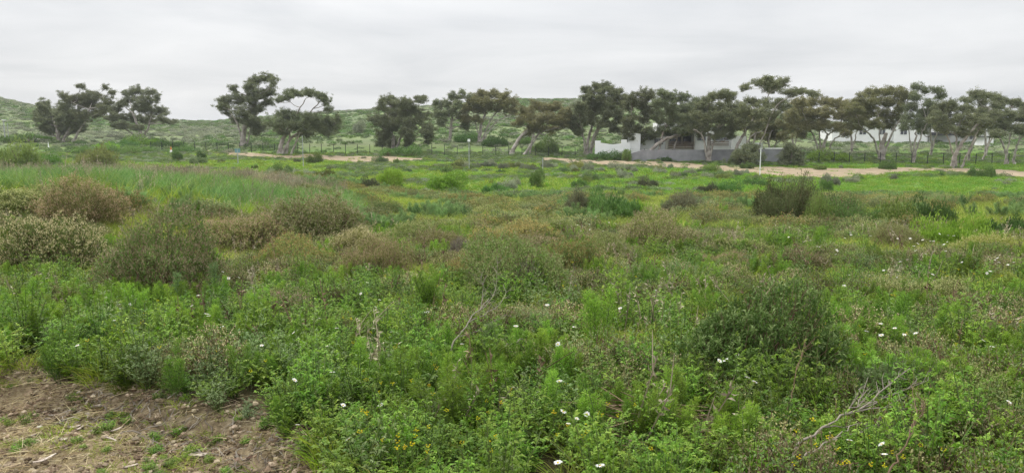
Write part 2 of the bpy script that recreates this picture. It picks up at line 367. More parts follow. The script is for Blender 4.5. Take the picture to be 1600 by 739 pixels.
def build_ground():
    ds = np.concatenate([np.linspace(-14, 1.8, 20), np.geomspace(2.0, 40, 330), np.geomspace(40.4, 460, 250), np.geomspace(475, 4000, 30)])
    us = np.linspace(-1.25, 1.25, 330)
    U, Dd = np.meshgrid(us, ds)
    X = U * (np.maximum(Dd, 0) + 6); Y = Dd
    Z = h(X, Y)
    n, m = X.shape
    i = np.arange(n - 1)[:, None] * m; j = np.arange(m - 1)[None]
    Q = np.stack([i + j, i + j + 1, i + m + j + 1, i + m + j], -1).reshape(-1, 4)
    V = np.stack([X, Y, Z], -1).reshape(-1, 3)
    me = mesh_from('ground', V, Q, ['ground'], smooth=True,
                   attrs={'dirt': dirt_w(X, Y).ravel(), 'turf': turf_w(X, Y).ravel(), 'hill': hill_w(X, Y).ravel()})
    tag(obj('ground', me), 'weedy field falling to a green hollow and rising to the hillside', None, None, 'structure')
build_ground()
def track(name, upper, lower, label):
    xs = np.linspace(upper[0][0], upper[-1][0], 240)
    yu = np.interp(xs, *zip(*upper)); yl = np.interp(xs, *zip(*lower))
    rg = np.random.default_rng(3)
    yu = yu + 2.2 * (fbm(xs * 0.05, xs * 0, 4) - 0.5) * 2; yl = yl + 2.5 * (fbm(xs * 0.06 + 40, xs * 0, 4) - 0.5) * 2
    yl = np.maximum(yl, yu + 0.4)
    A = np.array([at(x, y) for x, y in zip(xs, yu)]); B = np.array([at(x, y) for x, y in zip(xs, yl)])
    K = 9; t = np.linspace(0, 1, K)[None, :, None]
    P = B[:, None] * (1 - t) + A[:, None] * t
    P[..., 2] = h(P[..., 0], P[..., 1]) + 0.05
    n = len(xs); i = np.arange(n - 1)[:, None] * K; j = np.arange(K - 1)[None]
    Q = np.stack([i + j, i + K + j, i + K + j + 1, i + j + 1], -1).reshape(-1, 4)
    tag(obj(name, mesh_from(name, P.reshape(-1, 3), Q, ['sand'], smooth=True)), label, None, None, 'structure')
    return P.reshape(-1, 3)
TR1 = track('sandy_track', [(318, 235), (345, 236), (380, 239), (430, 243), (480, 242.5), (545, 244), (590, 245), (660, 248.5)],
            [(318, 237), (345, 241), (380, 244.5), (430, 247), (480, 248.5), (545, 253), (590, 256), (660, 250)], 'pale sandy track on the rise before the gum trees')
TR2 = track('sandy_path', [(848, 247), (950, 251), (1050, 254), (1130, 259), (1230, 262), (1330, 263), (1420, 261.5), (1490, 264), (1560, 266), (1760, 269)],
            [(848, 251), (950, 260), (1050, 262), (1120, 268), (1200, 275), (1300, 278.5), (1370, 274), (1430, 268), (1490, 270), (1560, 276), (1760, 284)], 'broad sandy track in front of the house and the gum trees')
TRK = np.concatenate([TR1, TR2])

# ------------------------------------------------------------------ gum trees
def smooth_path(pts, n):
    pts = np.asarray(pts, float)
    if len(pts) == 2: return pts[0] + (pts[1] - pts[0]) * np.linspace(0, 1, n)[:, None]
    s = np.concatenate([[0], np.cumsum(np.linalg.norm(np.diff(pts, axis=0), axis=1))]); s /= s[-1]
    t = np.linspace(0, 1, n); P = np.stack([np.interp(t, s, pts[:, k]) for k in range(3)], 1)
    for _ in range(3):
        P[1:-1] = 0.25 * P[:-2] + 0.5 * P[1:-1] + 0.25 * P[2:]
    return P
def gum_tree(base, trunks, clumps, label, leafmat='gum', dens=1.0, thick=1.0, lean=0.0, bark='bark', seed=0, name='gum_tree', depth=None):
    """base: sight of the foot; trunks: stem paths; clumps: foliage masses (cx, cy, rx, ry)"""
    rg = np.random.default_rng(100 + seed)
    b = at(*base) if depth is None else None
    if b is None:
        b = wp(base[0], base[1], depth); b[2] = h(b[0], b[1])
    d = b[1]; k = d / F
    root = empty(name, b); tag(root, label, 'tree', 'gum trees along the fence')
    allx = [c[0] for c in clumps]; half = (max(allx) - min(allx)) * 0.5 * k + 1.0
    cl = []
    for c in clumps:
        off = rg.uniform(-0.55, 0.55) * half
        p = wp(c[0], c[1], d + off) - b
        cl.append((p, c[2] * k * 1.12, c[3] * k * 1.5, max(c[3] * 1.3, min(c[2] * 0.95, c[3] * 2.2)) * k))
    tb = MB(); paths = []
    for ti, tr in enumerate(trunks):
        wd = tr[0] * k * 0.5 * thick
        dep = np.linspace(0, rg.uniform(-0.25, 0.25) * half, len(tr) - 1)
        pts = np.array([wp(x, y, d + e) - b for (x, y), e in zip(tr[1:], dep)])
        pts[0, 2] = h(b[0] + pts[0, 0], b[1] + pts[0, 1]) - b[2] - 0.15
        P = smooth_path(pts, 14)
        P[1:] += rg.normal(size=(13, 3)) * 0.06
        R = wd * np.linspace(1.0, 0.5, 14); R[0] *= 1.45; R[1] *= 1.12
        tb.tube(P, R, 8); paths.append((P, R))
    bb = MB(); lf = MB()
    for (p, rx, ry, rd) in cl:
        # nearest stem, leave it below the mass
        best = None
        for P, R in paths:
            dist = np.linalg.norm(P - p, axis=1) + 2.5 * np.clip(P[:, 2] - (p[2] - ry * 1.2), 0, 99)
            dist[:5] += 3
            i = int(np.argmin(dist))
            if best is None or dist[i] < best[0]: best = (dist[i], P, R, i)
        _, P, R, i = best
        st = P[i]; end = p - np.array([0, 0, ry * 0.35])
        mid = st * 0.5 + end * 0.5 + np.array([0, 0, -0.12 * np.linalg.norm(end - st)]) * rg.uniform(0.2, 1.3) + rg.normal(size=3) * 0.15
        L = smooth_path([st, mid, end], 9); L[1:-1] += rg.normal(size=(7, 3)) * 0.05
        r0 = min(R[i] * 0.75, 0.05 + 0.022 * np.linalg.norm(end - st) + 0.03 * rx)
        tb.tube(L, np.linspace(r0, 0.035, 9), 6); 
        paths.append((L, np.linspace(r0, 0.03, 9)))
        # leafy branchlets reaching to the rim of the mass, tufts along them
        vol = rx * ry
        nbr = int(np.clip(4.6 * vol + 6, 7, 34))
        q = nrm(rg.normal(size=(nbr, 3)) + np.array([0, 0, 0.05])) * rg.uniform(0.5, 1.12, (nbr, 1))
        q[:, 2] = np.where(q[:, 2] < -0.5, q[:, 2] * 0.85, q[:, 2])
        tip = p + q * np.array([rx, rd, ry])
        s0 = L[rg.integers(5, 9, nbr)]
        m_ = s0 * 0.5 + tip * 0.5 + rg.normal(size=(nbr, 3)) * 0.12 - np.array([0, 0, 0.08])
        bb.sticks(s0, m_, 0.035, 0.022, rg); bb.sticks(m_, tip, 0.022, 0.006, rg)
        per = 7; nt_ = nbr * per
        tt = np.tile(np.linspace(0.3, 1.0, per), nbr)[:, None] + rg.uniform(-0.1, 0.08, (nt_, 1))
        M2, T2 = np.repeat(m_, per, 0), np.repeat(tip, per, 0)
        C = M2 * (1 - tt) + T2 * tt + rg.normal(size=(nt_, 3)) * np.array([0.32, 0.32, 0.2])
        tr_ = (rg.uniform(0.2, 0.5, nt_) * (1.15 - 0.4 * tt[:, 0])) * np.clip(0.8 + 0.1 * min(rx, 3), 0.8, 1.1)
        cnt = np.maximum((150 * dens * (tr_ / 0.45) ** 2).astype(int), 14); cnt = (cnt * rg.uniform(0.35, 1.15, nt_)).astype(int)
        cc = np.repeat(C, cnt, 0); rr = np.repeat(tr_, cnt)[:, None]
        o_ = nrm(rg.normal(size=(len(cc), 3))) * rg.random((len(cc), 1)) ** 0.5 * (1 + 0.5 * rg.random((len(cc), 1)) ** 6)
        o_[:, 2] *= 0.75
        pos = cc + o_ * rr
        dr = o_ * 0.7 + rg.normal(size=pos.shape) * 0.5 + np.array([0, 0, -0.45])
        lf.leaves(pos, dr, rg.uniform(0.13, 0.30, len(pos)), rg.uniform(0.045, 0.085, len(pos)), rg, rnd=np.clip(np.repeat(rg.random(nt_), cnt) * 0.55 + 0.45 * rg.random(len(pos)), 0, 1))
    obj('trunk', tb.mesh('trunk', [bark], True), root)
    obj('branches', bb.mesh('branches', ['bark_dark']), root)['kind'] = 'stuff'
    obj('crown', lf.mesh('crown', [leafmat]), root)
    return root
G = gum_tree
G((92, 222), [(7, (92, 222), (90, 208), (88, 195)), (5, (97, 222), (106, 205), (114, 192))],
  [(80, 172, 20, 12), (105, 172, 26, 12), (66, 181, 15, 9), (92, 186, 30, 12), (120, 185, 22, 13), (75, 197, 18, 9), (100, 199, 24, 9), (62, 165, 6, 4), (122, 198, 14, 7)],
  'dense dark round gum tree with low crown, farthest tree on the left', seed=1, dens=1.25)
G((113, 223), [(4, (113, 223), (121, 208), (134, 190), (140, 170))],
  [(100, 149, 10, 5), (120, 155, 20, 6), (146, 149, 18, 7), (125, 133, 6, 3), (165, 136, 3.5, 2), (174, 144, 5, 3), (140, 163, 20, 6), (168, 158, 12, 5), (152, 176, 14, 6), (133, 180, 12, 6), (160, 168, 8, 4)],
  'gum tree with thin flat wind-blown crown rising behind the dense round one', seed=2, dens=0.9)
G((221, 218), [(6, (221, 218), (219, 206), (213, 192), (208, 178)), (4, (221, 214), (232, 200), (236, 182)), (3, (218, 210), (198, 203), (184, 193))],
  [(215, 141, 16, 5), (236, 142, 9, 4), (247, 150, 4, 5), (198, 146, 7, 3), (203, 154, 12, 4), (228, 156, 14, 6), (216, 166, 16, 6), (190, 160, 10, 5), (178, 168, 12, 6), (236, 170, 14, 7), (256, 173, 8, 6), (203, 183, 18, 6), (176, 183, 14, 5), (231, 186, 14, 6), (190, 195, 16, 5), (258, 184, 10, 5), (266, 190, 6, 3), (215, 198, 12, 4), (273, 189, 4, 2)],
  'open gum tree with clumped crown, right of the dense round one', seed=3, dens=0.95)
G((379, 228), [(9, (379, 228), (380, 212), (383, 196), (392, 175), (403, 150)), (4, (380, 208), (370, 190), (358, 172)), (3, (384, 195), (395, 188), (402, 176))],
  [(402, 123, 14, 6), (418, 120, 12, 5), (429, 127, 7, 7), (364, 137, 6, 4), (390, 134, 12, 6), (350, 156, 11, 7), (370, 152, 14, 8), (398, 148, 18, 9), (420, 143, 12, 6), (352, 172, 10, 6), (372, 171, 14, 7), (396, 168, 18, 8), (418, 160, 10, 6), (365, 186, 12, 5), (392, 186, 18, 8), (408, 196, 12, 7), (344, 163, 7, 5), (400, 206, 8, 5)],
  'tallest gum tree of the left pair, pale forked trunk beside the sandy track', seed=4, dens=0.95)
G((437, 242), [(8, (437, 242), (438, 230), (440, 222), (446, 210), (452, 196)), (5, (440, 226), (455, 214), (472, 204), (492, 196)), (3, (446, 208), (456, 190), (470, 170), (476, 156)), (3, (452, 196), (480, 178), (500, 160))],
  [(446, 148, 12, 5), (464, 145, 14, 5), (484, 144, 14, 5), (500, 150, 12, 5), (511, 158, 7, 6), (514, 168, 4, 4), (436, 156, 8, 4), (440, 177, 14, 5), (460, 180, 16, 6), (482, 182, 18, 6), (504, 187, 16, 7), (522, 196, 11, 6), (430, 190, 14, 7), (455, 193, 18, 6), (482, 197, 22, 6), (508, 203, 18, 5), (528, 186, 5, 8), (440, 203, 12, 5), (475, 207, 16, 4)],
  'umbrella-shaped gum tree with two leaf tiers and white trunk on the sandy track', seed=5, dens=0.95)
G((614, 236), [(6, (614, 236), (615, 222), (612, 205), (606, 188)), (5, (640, 238), (641, 220), (644, 200), (640, 176)), (4, (617, 225), (630, 205), (650, 185))],
  [(612, 156, 18, 6), (630, 160, 16, 7), (598, 165, 9, 7), (640, 170, 18, 9), (618, 176, 22, 9), (588, 187, 11, 8), (610, 193, 18, 9), (638, 190, 18, 9), (600, 210, 12, 9), (640, 208, 14, 10), (660, 182, 10, 9), (668, 200, 12, 10), (612, 222, 14, 8), (640, 224, 11, 9), (672, 214, 9, 6), (655, 154, 3, 5), (664, 152, 2.5, 4), (595, 222, 7, 6)],
  'broad drooping grey-green gum tree with foliage to the ground by the sandy track', seed=6, dens=1.15)
G((702, 221), [(5, (702, 221), (704, 205), (706, 185), (708, 170))],
  [(710, 149, 9, 6), (723, 147, 4, 6), (734, 150, 5, 4), (696, 160, 10, 6), (684, 162, 7, 6), (713, 162, 10, 6), (700, 175, 16, 7), (720, 178, 10, 7), (690, 190, 8, 6), (729, 193, 9, 8), (682, 177, 8, 6)],
  'slender gum tree with sparse tufted crown, just left of the domed gum', seed=7)
G((749, 222), [(6, (749, 222), (750, 208), (752, 192), (760, 176)), (3, (752, 196), (768, 184), (780, 172)), (2.5, (752, 192), (775, 190), (796, 180)), (2.5, (751, 196), (740, 182))],
  [(752, 148, 16, 5), (772, 146, 18, 5), (792, 151, 12, 6), (738, 158, 12, 6), (760, 158, 18, 6), (785, 160, 16, 6), (803, 164, 8, 7), (730, 170, 10, 6), (750, 170, 14, 5), (772, 169, 14, 4), (796, 172, 10, 5), (727, 184, 8, 6), (745, 186, 8, 5), (805, 174, 5, 4)],
  'domed olive gum tree with bare pale branches under the canopy', 'gum_brown', seed=8, dens=1.1)
G((799, 242), [(7, (799, 242), (803, 230), (812, 216), (824, 204), (836, 192)), (4, (818, 210), (845, 205), (874, 200)), (3, (828, 200), (838, 186), (848, 176))],
  [(822, 172, 14, 7), (842, 166, 16, 6), (864, 166, 16, 7), (884, 174, 10, 9), (810, 186, 9, 7), (832, 186, 16, 7), (856, 184, 18, 8), (878, 192, 12, 7), (840, 198, 16, 5), (864, 202, 14, 4), (826, 206, 8, 4)],
  'gum tree leaning right on a slanting white trunk', 'gum_brown', seed=9, dens=1.1)
G((917, 243), [(6, (916, 243), (917, 228), (920, 212), (928, 190)), (5, (920, 243), (925, 222), (934, 200), (945, 180)), (4, (914, 240), (914, 222), (908, 200)), (3, (922, 236), (932, 212), (940, 196))],
  [(922, 138, 14, 5), (942, 136, 16, 5), (962, 138, 12, 6), (918, 150, 12, 7), (944, 150, 18, 8), (966, 156, 10, 9), (905, 166, 10, 8), (928, 166, 18, 9), (954, 172, 16, 9), (970, 180, 8, 10), (898, 184, 9, 9), (920, 184, 16, 8), (946, 190, 14, 7), (964, 198, 12, 6), (902, 202, 9, 7), (894, 196, 6, 6), (975, 152, 4, 5)],
  'big dense gum tree with several pale stems left of the white garden wall', seed=10, dens=1.25)
G((992, 247), [(6, (992, 247), (992, 234), (990, 222), (985, 208)), (4, (992, 236), (1001, 224), (1008, 210))],
  [(986, 150, 10, 6), (1004, 146, 11, 5), (1018, 150, 9, 6), (982, 166, 10, 7), (1002, 164, 12, 6), (984, 184, 12, 9), (1006, 182, 12, 8), (992, 200, 12, 7), (1010, 202, 10, 6), (984, 212, 9, 4), (1018, 210, 9, 4), (1018, 172, 8, 7), (978, 200, 6, 5), (1002, 216, 10, 4)],
  'gum tree with short forked trunk in front of the tall white house wall', seed=11, dens=1.1)
G((1009, 250), [(7, (1009, 250), (1014, 238), (1022, 228), (1036, 219), (1052, 213), (1074, 208)), (4, (1026, 225), (1036, 208), (1044, 190)), (3, (1050, 214), (1062, 198), (1068, 182))],
  [(1036, 145, 10, 5), (1052, 150, 10, 6), (1068, 152, 9, 5), (1030, 162, 12, 7), (1050, 166, 14, 7), (1072, 168, 12, 8), (1032, 182, 13, 8), (1054, 184, 16, 8), (1076, 184, 12, 7), (1042, 200, 14, 6), (1064, 200, 12, 5), (1090, 160, 9, 6), (1086, 196, 10, 5), (1024, 206, 9, 5), (1048, 208, 12, 4), (1072, 206, 10, 4)],
  'gum tree bending low to the right across the house front', seed=12, dens=1.15)
G((1107, 254), [(9, (1107, 254), (1107, 238), (1108, 222), (1109, 208)), (4, (1108, 222), (1098, 210), (1084, 202)), (4, (1109, 214), (1120, 200), (1130, 186)), (3, (1108, 212), (1106, 196), (1104, 180))],
  [(1108, 150, 11, 6), (1124, 146, 12, 5), (1142, 148, 11, 6), (1098, 164, 12, 7), (1120, 164, 14, 7), (1144, 164, 13, 7), (1092, 182, 14, 7), (1114, 182, 15, 8), (1138, 182, 14, 8), (1080, 198, 12, 5), (1102, 198, 13, 6), (1126, 200, 14, 7), (1146, 196, 10, 7), (1152, 176, 8, 7), (1122, 209, 12, 4), (1092, 207, 9, 4), (1142, 208, 8, 5)],
  'gum tree with thick straight pale trunk before the grey wall', seed=13, dens=1.15)
G((1146, 255), [(6, (1146, 255), (1148, 238), (1154, 222), (1166, 204), (1180, 180)), (3, (1156, 220), (1172, 212), (1190, 205)), (3, (1172, 194), (1190, 172), (1200, 148)), (2.5, (1180, 180), (1212, 160), (1240, 150))],
  [(1185, 128, 12, 5), (1202, 125, 14, 5), (1220, 130, 13, 6), (1206, 137, 16, 5), (1163, 135, 6, 4), (1236, 142, 9, 5), (1254, 143, 9, 4), (1270, 145, 6, 3), (1176, 158, 14, 5), (1196, 162, 12, 6), (1164, 170, 12, 7), (1184, 176, 14, 7), (1206, 180, 12, 8), (1162, 190, 12, 7), (1180, 196, 12, 6), (1218, 160, 10, 6)],
  'tallest gum tree behind the grey wall with flat cap of leaves above the row', seed=14, dens=1.05)
G((1205, 252), [(4, (1205, 252), (1203, 236), (1200, 220), (1205, 205)), (2.5, (1202, 228), (1216, 214), (1226, 204))],
  [(1192, 196, 11, 7), (1210, 192, 13, 8), (1228, 198, 11, 8), (1204, 208, 14, 7), (1226, 212, 10, 6), (1186, 210, 9, 6), (1236, 180, 10, 8)],
  'small gum tree with rusty-brown leaves at the wall end', 'gum_brown', seed=15, dens=1.1)
G((1283, 249), [(7, (1283, 249), (1284, 236), (1287, 226), (1294, 210)), (4, (1286, 228), (1272, 212), (1262, 198)), (3, (1288, 226), (1304, 216), (1320, 208)), (3, (1285, 224), (1280, 200), (1278, 180))],
  [(1250, 158, 12, 6), (1270, 156, 13, 6), (1292, 156, 13, 6), (1312, 162, 12, 6), (1244, 174, 12, 7), (1266, 174, 15, 8), (1290, 176, 15, 8), (1312, 178, 12, 7), (1240, 192, 11, 8), (1262, 194, 14, 7), (1286, 196, 14, 7), (1308, 198, 12, 6), (1250, 208, 12, 6), (1322, 208, 9, 4), (1328, 170, 8, 6)],
  'broad olive gum tree with short pale trunk right of the grey wall', 'gum_brown', seed=16, dens=1.1)
G((1377, 251), [(11, (1377, 251), (1377, 238), (1379, 224), (1384, 208)), (4, (1377, 232), (1366, 216), (1348, 202)), (4, (1380, 226), (1394, 206), (1408, 184), (1420, 170)), (3, (1379, 220), (1374, 200), (1372, 180))],
  [(1362, 144, 13, 6), (1382, 141, 14, 5), (1402, 144, 13, 6), (1418, 150, 9, 6), (1342, 154, 12, 6), (1364, 158, 15, 7), (1388, 158, 16, 7), (1408, 164, 11, 7), (1336, 168, 12, 6), (1358, 174, 15, 7), (1382, 176, 16, 7), (1344, 186, 12, 6), (1366, 192, 14, 6), (1390, 192, 11, 6), (1340, 198, 9, 4), (1404, 182, 8, 5)],
  'wide gum tree with thick white forked trunk, before the far white building', 'gum_brown', seed=17, dens=1.05)
G((1427, 255), [(4.5, (1427, 255), (1428, 236), (1430, 220), (1432, 205)), (3, (1429, 222), (1440, 208), (1450, 192)), (2.5, (1430, 212), (1420, 200), (1414, 190))],
  [(1432, 133, 6, 4), (1446, 140, 5, 4), (1466, 140, 9, 4), (1471, 150, 6, 3), (1430, 150, 9, 6), (1450, 158, 8, 4), (1424, 166, 10, 6), (1444, 176, 11, 6), (1420, 182, 11, 6), (1438, 192, 11, 6), (1416, 196, 8, 5), (1452, 190, 7, 5), (1458, 168, 7, 4)],
  'thin gum tree with see-through ragged top, between the two thick-trunked gums', seed=18, dens=0.85)
G((1487, 263), [(7, (1487, 263), (1491, 246), (1498, 230), (1512, 212), (1530, 192)), (4, (1494, 240), (1496, 220), (1490, 200)), (3, (1504, 226), (1526, 206), (1546, 186)), (3, (1498, 232), (1482, 214), (1470, 200))],
  [(1470, 168, 12, 7), (1490, 166, 13, 6), (1512, 168, 12, 6), (1464, 184, 11, 7), (1484, 184, 14, 8), (1506, 186, 14, 7), (1526, 186, 12, 7), (1480, 200, 12, 6), (1502, 204, 14, 6), (1524, 202, 10, 5), (1542, 190, 9, 5), (1466, 200, 7, 4)],
  'gum tree leaning right, its white trunk standing on the sandy track', seed=19, dens=1.05)
G((1512, 252), [(4, (1512, 252), (1516, 234), (1526, 214), (1540, 190), (1548, 168)), (2.5, (1540, 190), (1566, 174), (1584, 166))],
  [(1508, 155, 7, 3), (1522, 147, 11, 4), (1540, 148, 12, 5), (1558, 153, 12, 5), (1576, 157, 12, 5), (1594, 161, 11, 5), (1530, 158, 12, 4), (1562, 164, 12, 4), (1536, 172, 10, 4), (1612, 168, 10, 5)],
  'gum tree with slanting flat-topped crown at the right end of the row', seed=20, dens=1.0)
G((1574, 258), [(4, (1574, 258), (1572, 240), (1566, 222), (1556, 206)), (4, (1584, 258), (1585, 240), (1590, 222), (1602, 204)), (3, (1572, 236), (1578, 214), (1582, 196))],
  [(1552, 178, 10, 6), (1572, 180, 12, 7), (1594, 180, 13, 8), (1616, 184, 13, 8), (1548, 194, 10, 6), (1568, 198, 12, 6), (1592, 200, 14, 7), (1614, 204, 12, 6), (1636, 190, 12, 9), (1556, 208, 9, 4)],
  'twin-stemmed dark gum tree at the right edge of the photo', seed=21, dens=1.1)

for i, (bx, dd, cl_, lab) in enumerate((
    (1085, 150, [(1078, 168, 14, 8), (1096, 172, 14, 8), (1086, 186, 16, 8), (1104, 190, 12, 7), (1070, 190, 12, 7)], 'shaded gum tree behind the thick straight-trunked one'),
    (1165, 152, [(1158, 172, 14, 8), (1178, 178, 14, 8), (1164, 190, 16, 8), (1190, 190, 12, 7), (1150, 196, 10, 6)], 'shaded gum tree under the tallest flat-capped one'),
    (1238, 150, [(1228, 164, 13, 7), (1246, 168, 14, 8), (1232, 182, 15, 8), (1256, 186, 13, 7), (1240, 200, 13, 7)], 'shaded gum tree between the rusty one and the broad olive one'),
    (1330, 148, [(1322, 166, 13, 7), (1342, 168, 14, 7), (1328, 182, 15, 7), (1350, 184, 13, 7), (1322, 198, 12, 5)], 'shaded gum tree just right of the broad olive one'),
    (1455, 146, [(1446, 176, 12, 7), (1464, 174, 13, 7), (1452, 188, 13, 6), (1472, 192, 12, 6), (1440, 202, 9, 5)], 'shaded gum tree behind the thin ragged one'),
    (1540, 146, [(1532, 176, 12, 7), (1552, 178, 13, 7), (1540, 190, 13, 6), (1562, 194, 12, 6), (1524, 200, 9, 5)], 'shaded gum tree behind the right-leaning one'))):
    G((bx, 240), [(4, (bx, 240), (bx + 1, 222), (bx - 2, 205), (bx + 2, 186)), (2.5, (bx, 216), (bx + 10, 204), (bx + 14, 192))], cl_, lab, ('gum', 'gum_brown')[i % 2], seed=40 + i, depth=dd, dens=0.9)
G((1163, 259), [(3, (1163, 259), (1164, 248), (1168, 238)), (2, (1160, 259), (1154, 250), (1150, 246))], [(1160, 236, 12, 7), (1176, 232, 11, 7), (1152, 246, 10, 6), (1170, 247, 14, 7), (1186, 243, 9, 6), (1158, 255, 12, 4), (1178, 256, 11, 4)],
  'low dense dark gum sapling before the grey wall beside the white pole', 'gum', seed=50, dens=1.2, name='gum_sapling')
G((1236, 260), [(3, (1236, 260), (1236, 248), (1238, 236)), (2, (1233, 260), (1230, 250), (1226, 244))], [(1234, 230, 9, 7), (1244, 236, 9, 6), (1228, 242, 9, 6), (1240, 248, 12, 6), (1226, 254, 9, 4), (1246, 255, 9, 4)],
  'dark upright gum sapling at the right end of the grey wall', 'gum', seed=51, dens=1.2, name='gum_sapling')
# ------------------------------------------------------------------ shrubs
def lumpy(rg, n, lobes=14, amp=0.28, low=-0.12, inner=0.5):
    v = nrm(rg.normal(size=(n * 3, 3))); v = v[v[:, 2] > low][:n]
    ld = nrm(rg.normal(size=(lobes, 3)) + np.array([0, 0, 0.4])); am = rg.uniform(-amp, amp, lobes)
    r = 0.85 + (np.maximum(v @ ld.T, 0) ** 6 * am).sum(1)
    v = v.copy(); v[:, 2] = np.sign(v[:, 2]) * np.abs(v[:, 2]) ** 0.72
    o3 = rg.random(3) * 50 + 20
    r = r + 0.42 * (vnoise(v[:, 0] * 2.6 + o3[0], v[:, 1] * 2.6 + v[:, 2] * 1.9 + o3[1]) - 0.5) + 0.22 * (vnoise(v[:, 0] * 6 + o3[2], v[:, 1] * 6 + v[:, 2] * 5 + o3[0]) - 0.5)
    shell = 1 - inner * rg.random(len(v)) ** 2.2 + 0.16 * rg.random(len(v)) ** 5
    return v, r, shell
def make_spray_shrub(seed, R=1.0, n=2700, bit=0.034, hgt=0.62):
    """mounded shrub: leafy body, flowering sprays at the tips, twiggy inside"""
    rg = np.random.default_rng(seed)
    fo, sp, st = MB(), MB(), MB()
    v, r, s = lumpy(rg, n, amp=0.4, inner=0.45)
    base = v * (r * s * R)[:, None] * np.array([1, 1, hgt]) + np.array([0, 0, 0.06 * R])
    dirn = nrm(v * np.array([1, 1, 0.6]) + np.array([0, 0, 0.75]) + 0.45 * rg.normal(size=v.shape))
    ln = rg.uniform(0.06, 0.16, len(v)) * R ** 0.5
    for k in range(5):
        t = rg.random(len(v)) * 0.7
        fo.leaves(base + dirn * (ln * t)[:, None] + 0.012 * rg.normal(size=base.shape), dirn + 0.9 * rg.normal(size=base.shape), bit * rg.uniform(0.9, 1.7, len(v)), bit * 0.5, rg)
    pick = rg.random(len(v)) < 0.75 * sm(0.55, 0.95, s)
    b2, d2, l2 = base[pick], dirn[pick], ln[pick]
    for k in range(7):
        t = 0.45 + 0.65 * rg.random(len(b2))
        sp.leaves(b2 + d2 * (l2 * t)[:, None] + 0.014 * rg.normal(size=b2.shape), d2 * 0.8 + 0.9 * rg.normal(size=b2.shape), bit * rg.uniform(0.6, 1.1, len(b2)), bit * 0.42, rg)
    e_ = rg.random(len(v)) < 0.4
    st.sticks((base - dirn * 0.10)[e_], (base + dirn * ln[:, None] * 0.8)[e_], 0.003, 0.0012, rg)
    k = rg.integers(0, len(base), 170)
    o_ = rg.normal(size=(170, 3)) * np.array([0.14, 0.14, 0.0]) * R
    m_ = o_ * 0.4 + base[k] * 0.55 - np.array([0, 0, 0.05]) * R
    st.sticks(o_, m_, 0.010 * R, 0.006 * R, rg); st.sticks(m_, base[k], 0.006 * R, 0.003 * R, rg)
    return fo.mesh('shrub_foliage', ['olive']), sp.mesh('flower_sprays', ['tan']), st.mesh('stems', ['twig_brown'])
def make_leafy_shrub(seed, R=0.55, n=2600, leaf=0.031, hgt=0.75, per=8):
    rg = np.random.default_rng(seed); fo, st = MB(), MB()
    v, r, s = lumpy(rg, n, amp=0.3, inner=0.4, low=-0.25); s = np.minimum(s, 1.04)
    c = v * (r * s * R)[:, None] * np.array([1, 1, hgt]) + np.array([0, 0, 0.14 * R])
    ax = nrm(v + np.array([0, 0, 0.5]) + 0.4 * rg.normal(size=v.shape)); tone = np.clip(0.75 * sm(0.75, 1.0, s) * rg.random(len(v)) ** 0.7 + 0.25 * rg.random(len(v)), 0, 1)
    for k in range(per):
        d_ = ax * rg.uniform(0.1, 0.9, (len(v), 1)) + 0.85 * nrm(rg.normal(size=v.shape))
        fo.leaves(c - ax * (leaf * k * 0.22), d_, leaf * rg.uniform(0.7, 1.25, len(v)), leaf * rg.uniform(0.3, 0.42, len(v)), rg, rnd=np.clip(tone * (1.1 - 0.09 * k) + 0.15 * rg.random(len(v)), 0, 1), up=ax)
    st.sticks((c - ax * leaf * 4)[::3], c[::3], 0.002, 0.0012, rg)
    k = rg.integers(0, len(c), 120); o_ = rg.normal(size=(120, 3)) * np.array([0.15, 0.15, 0]) * R
    m_ = o_ * 0.4 + c[k] * 0.55
    st.sticks(o_, m_, 0.012 * R, 0.008 * R, rg); st.sticks(m_, c[k], 0.008 * R, 0.003 * R, rg)
    return fo.mesh('shrub_foliage', ['dark_green']), None, st.mesh('stems', ['twig_brown'])
def make_fine_shrub(seed, R=1.0, n=560, hgt=0.9, per=26, leaf=0.05):
    """upright feathery branches (renosterbos kind)"""
    rg = np.random.default_rng(seed); fo, st = MB(), MB()
    az = rg.uniform(0, 2 * math.pi, n); rr = np.sqrt(rg.random(n)) * R * 0.95
    lob = 0.6 + 0.75 * vnoise(np.cos(az) * rr * 2.4 + 10 + seed, np.sin(az) * rr * 2.4 + 10)
    top = np.stack([np.cos(az) * rr, np.sin(az) * rr, R * hgt * (1 - 0.7 * (rr / R) ** 3) * lob * rg.uniform(0.6, 1.05, n)], 1)
    bot = top * np.array([0.25, 0.25, 0.0])
    mid = bot * 0.45 + top * 0.55 + np.array([0, 0, -0.05]) * R + 0.04 * rg.normal(size=top.shape)
    st.sticks(bot, mid, 0.012, 0.007, rg); st.sticks(mid, top, 0.007, 0.002, rg)
    t = rg.random((n, per)) ** 0.75
    P = (mid[:, None] * (1 - t[..., None]) + top[:, None] * t[..., None]).reshape(-1, 3) + 0.05 * R * rg.normal(size=(n * per, 3))
    D = np.repeat(nrm(top - mid), per, 0) + 0.7 * rg.normal(size=P.shape)
    tone = np.repeat(rg.random(n), per)
    fo.leaves(P, D, leaf * rg.uniform(0.8, 1.6, len(P)), leaf * 0.34, rg, rnd=np.clip(0.6 * tone + 0.4 * rg.random(len(P)), 0, 1))
    return fo.mesh('shrub_foliage', ['renoster']), None, st.mesh('stems', ['twig_brown'])
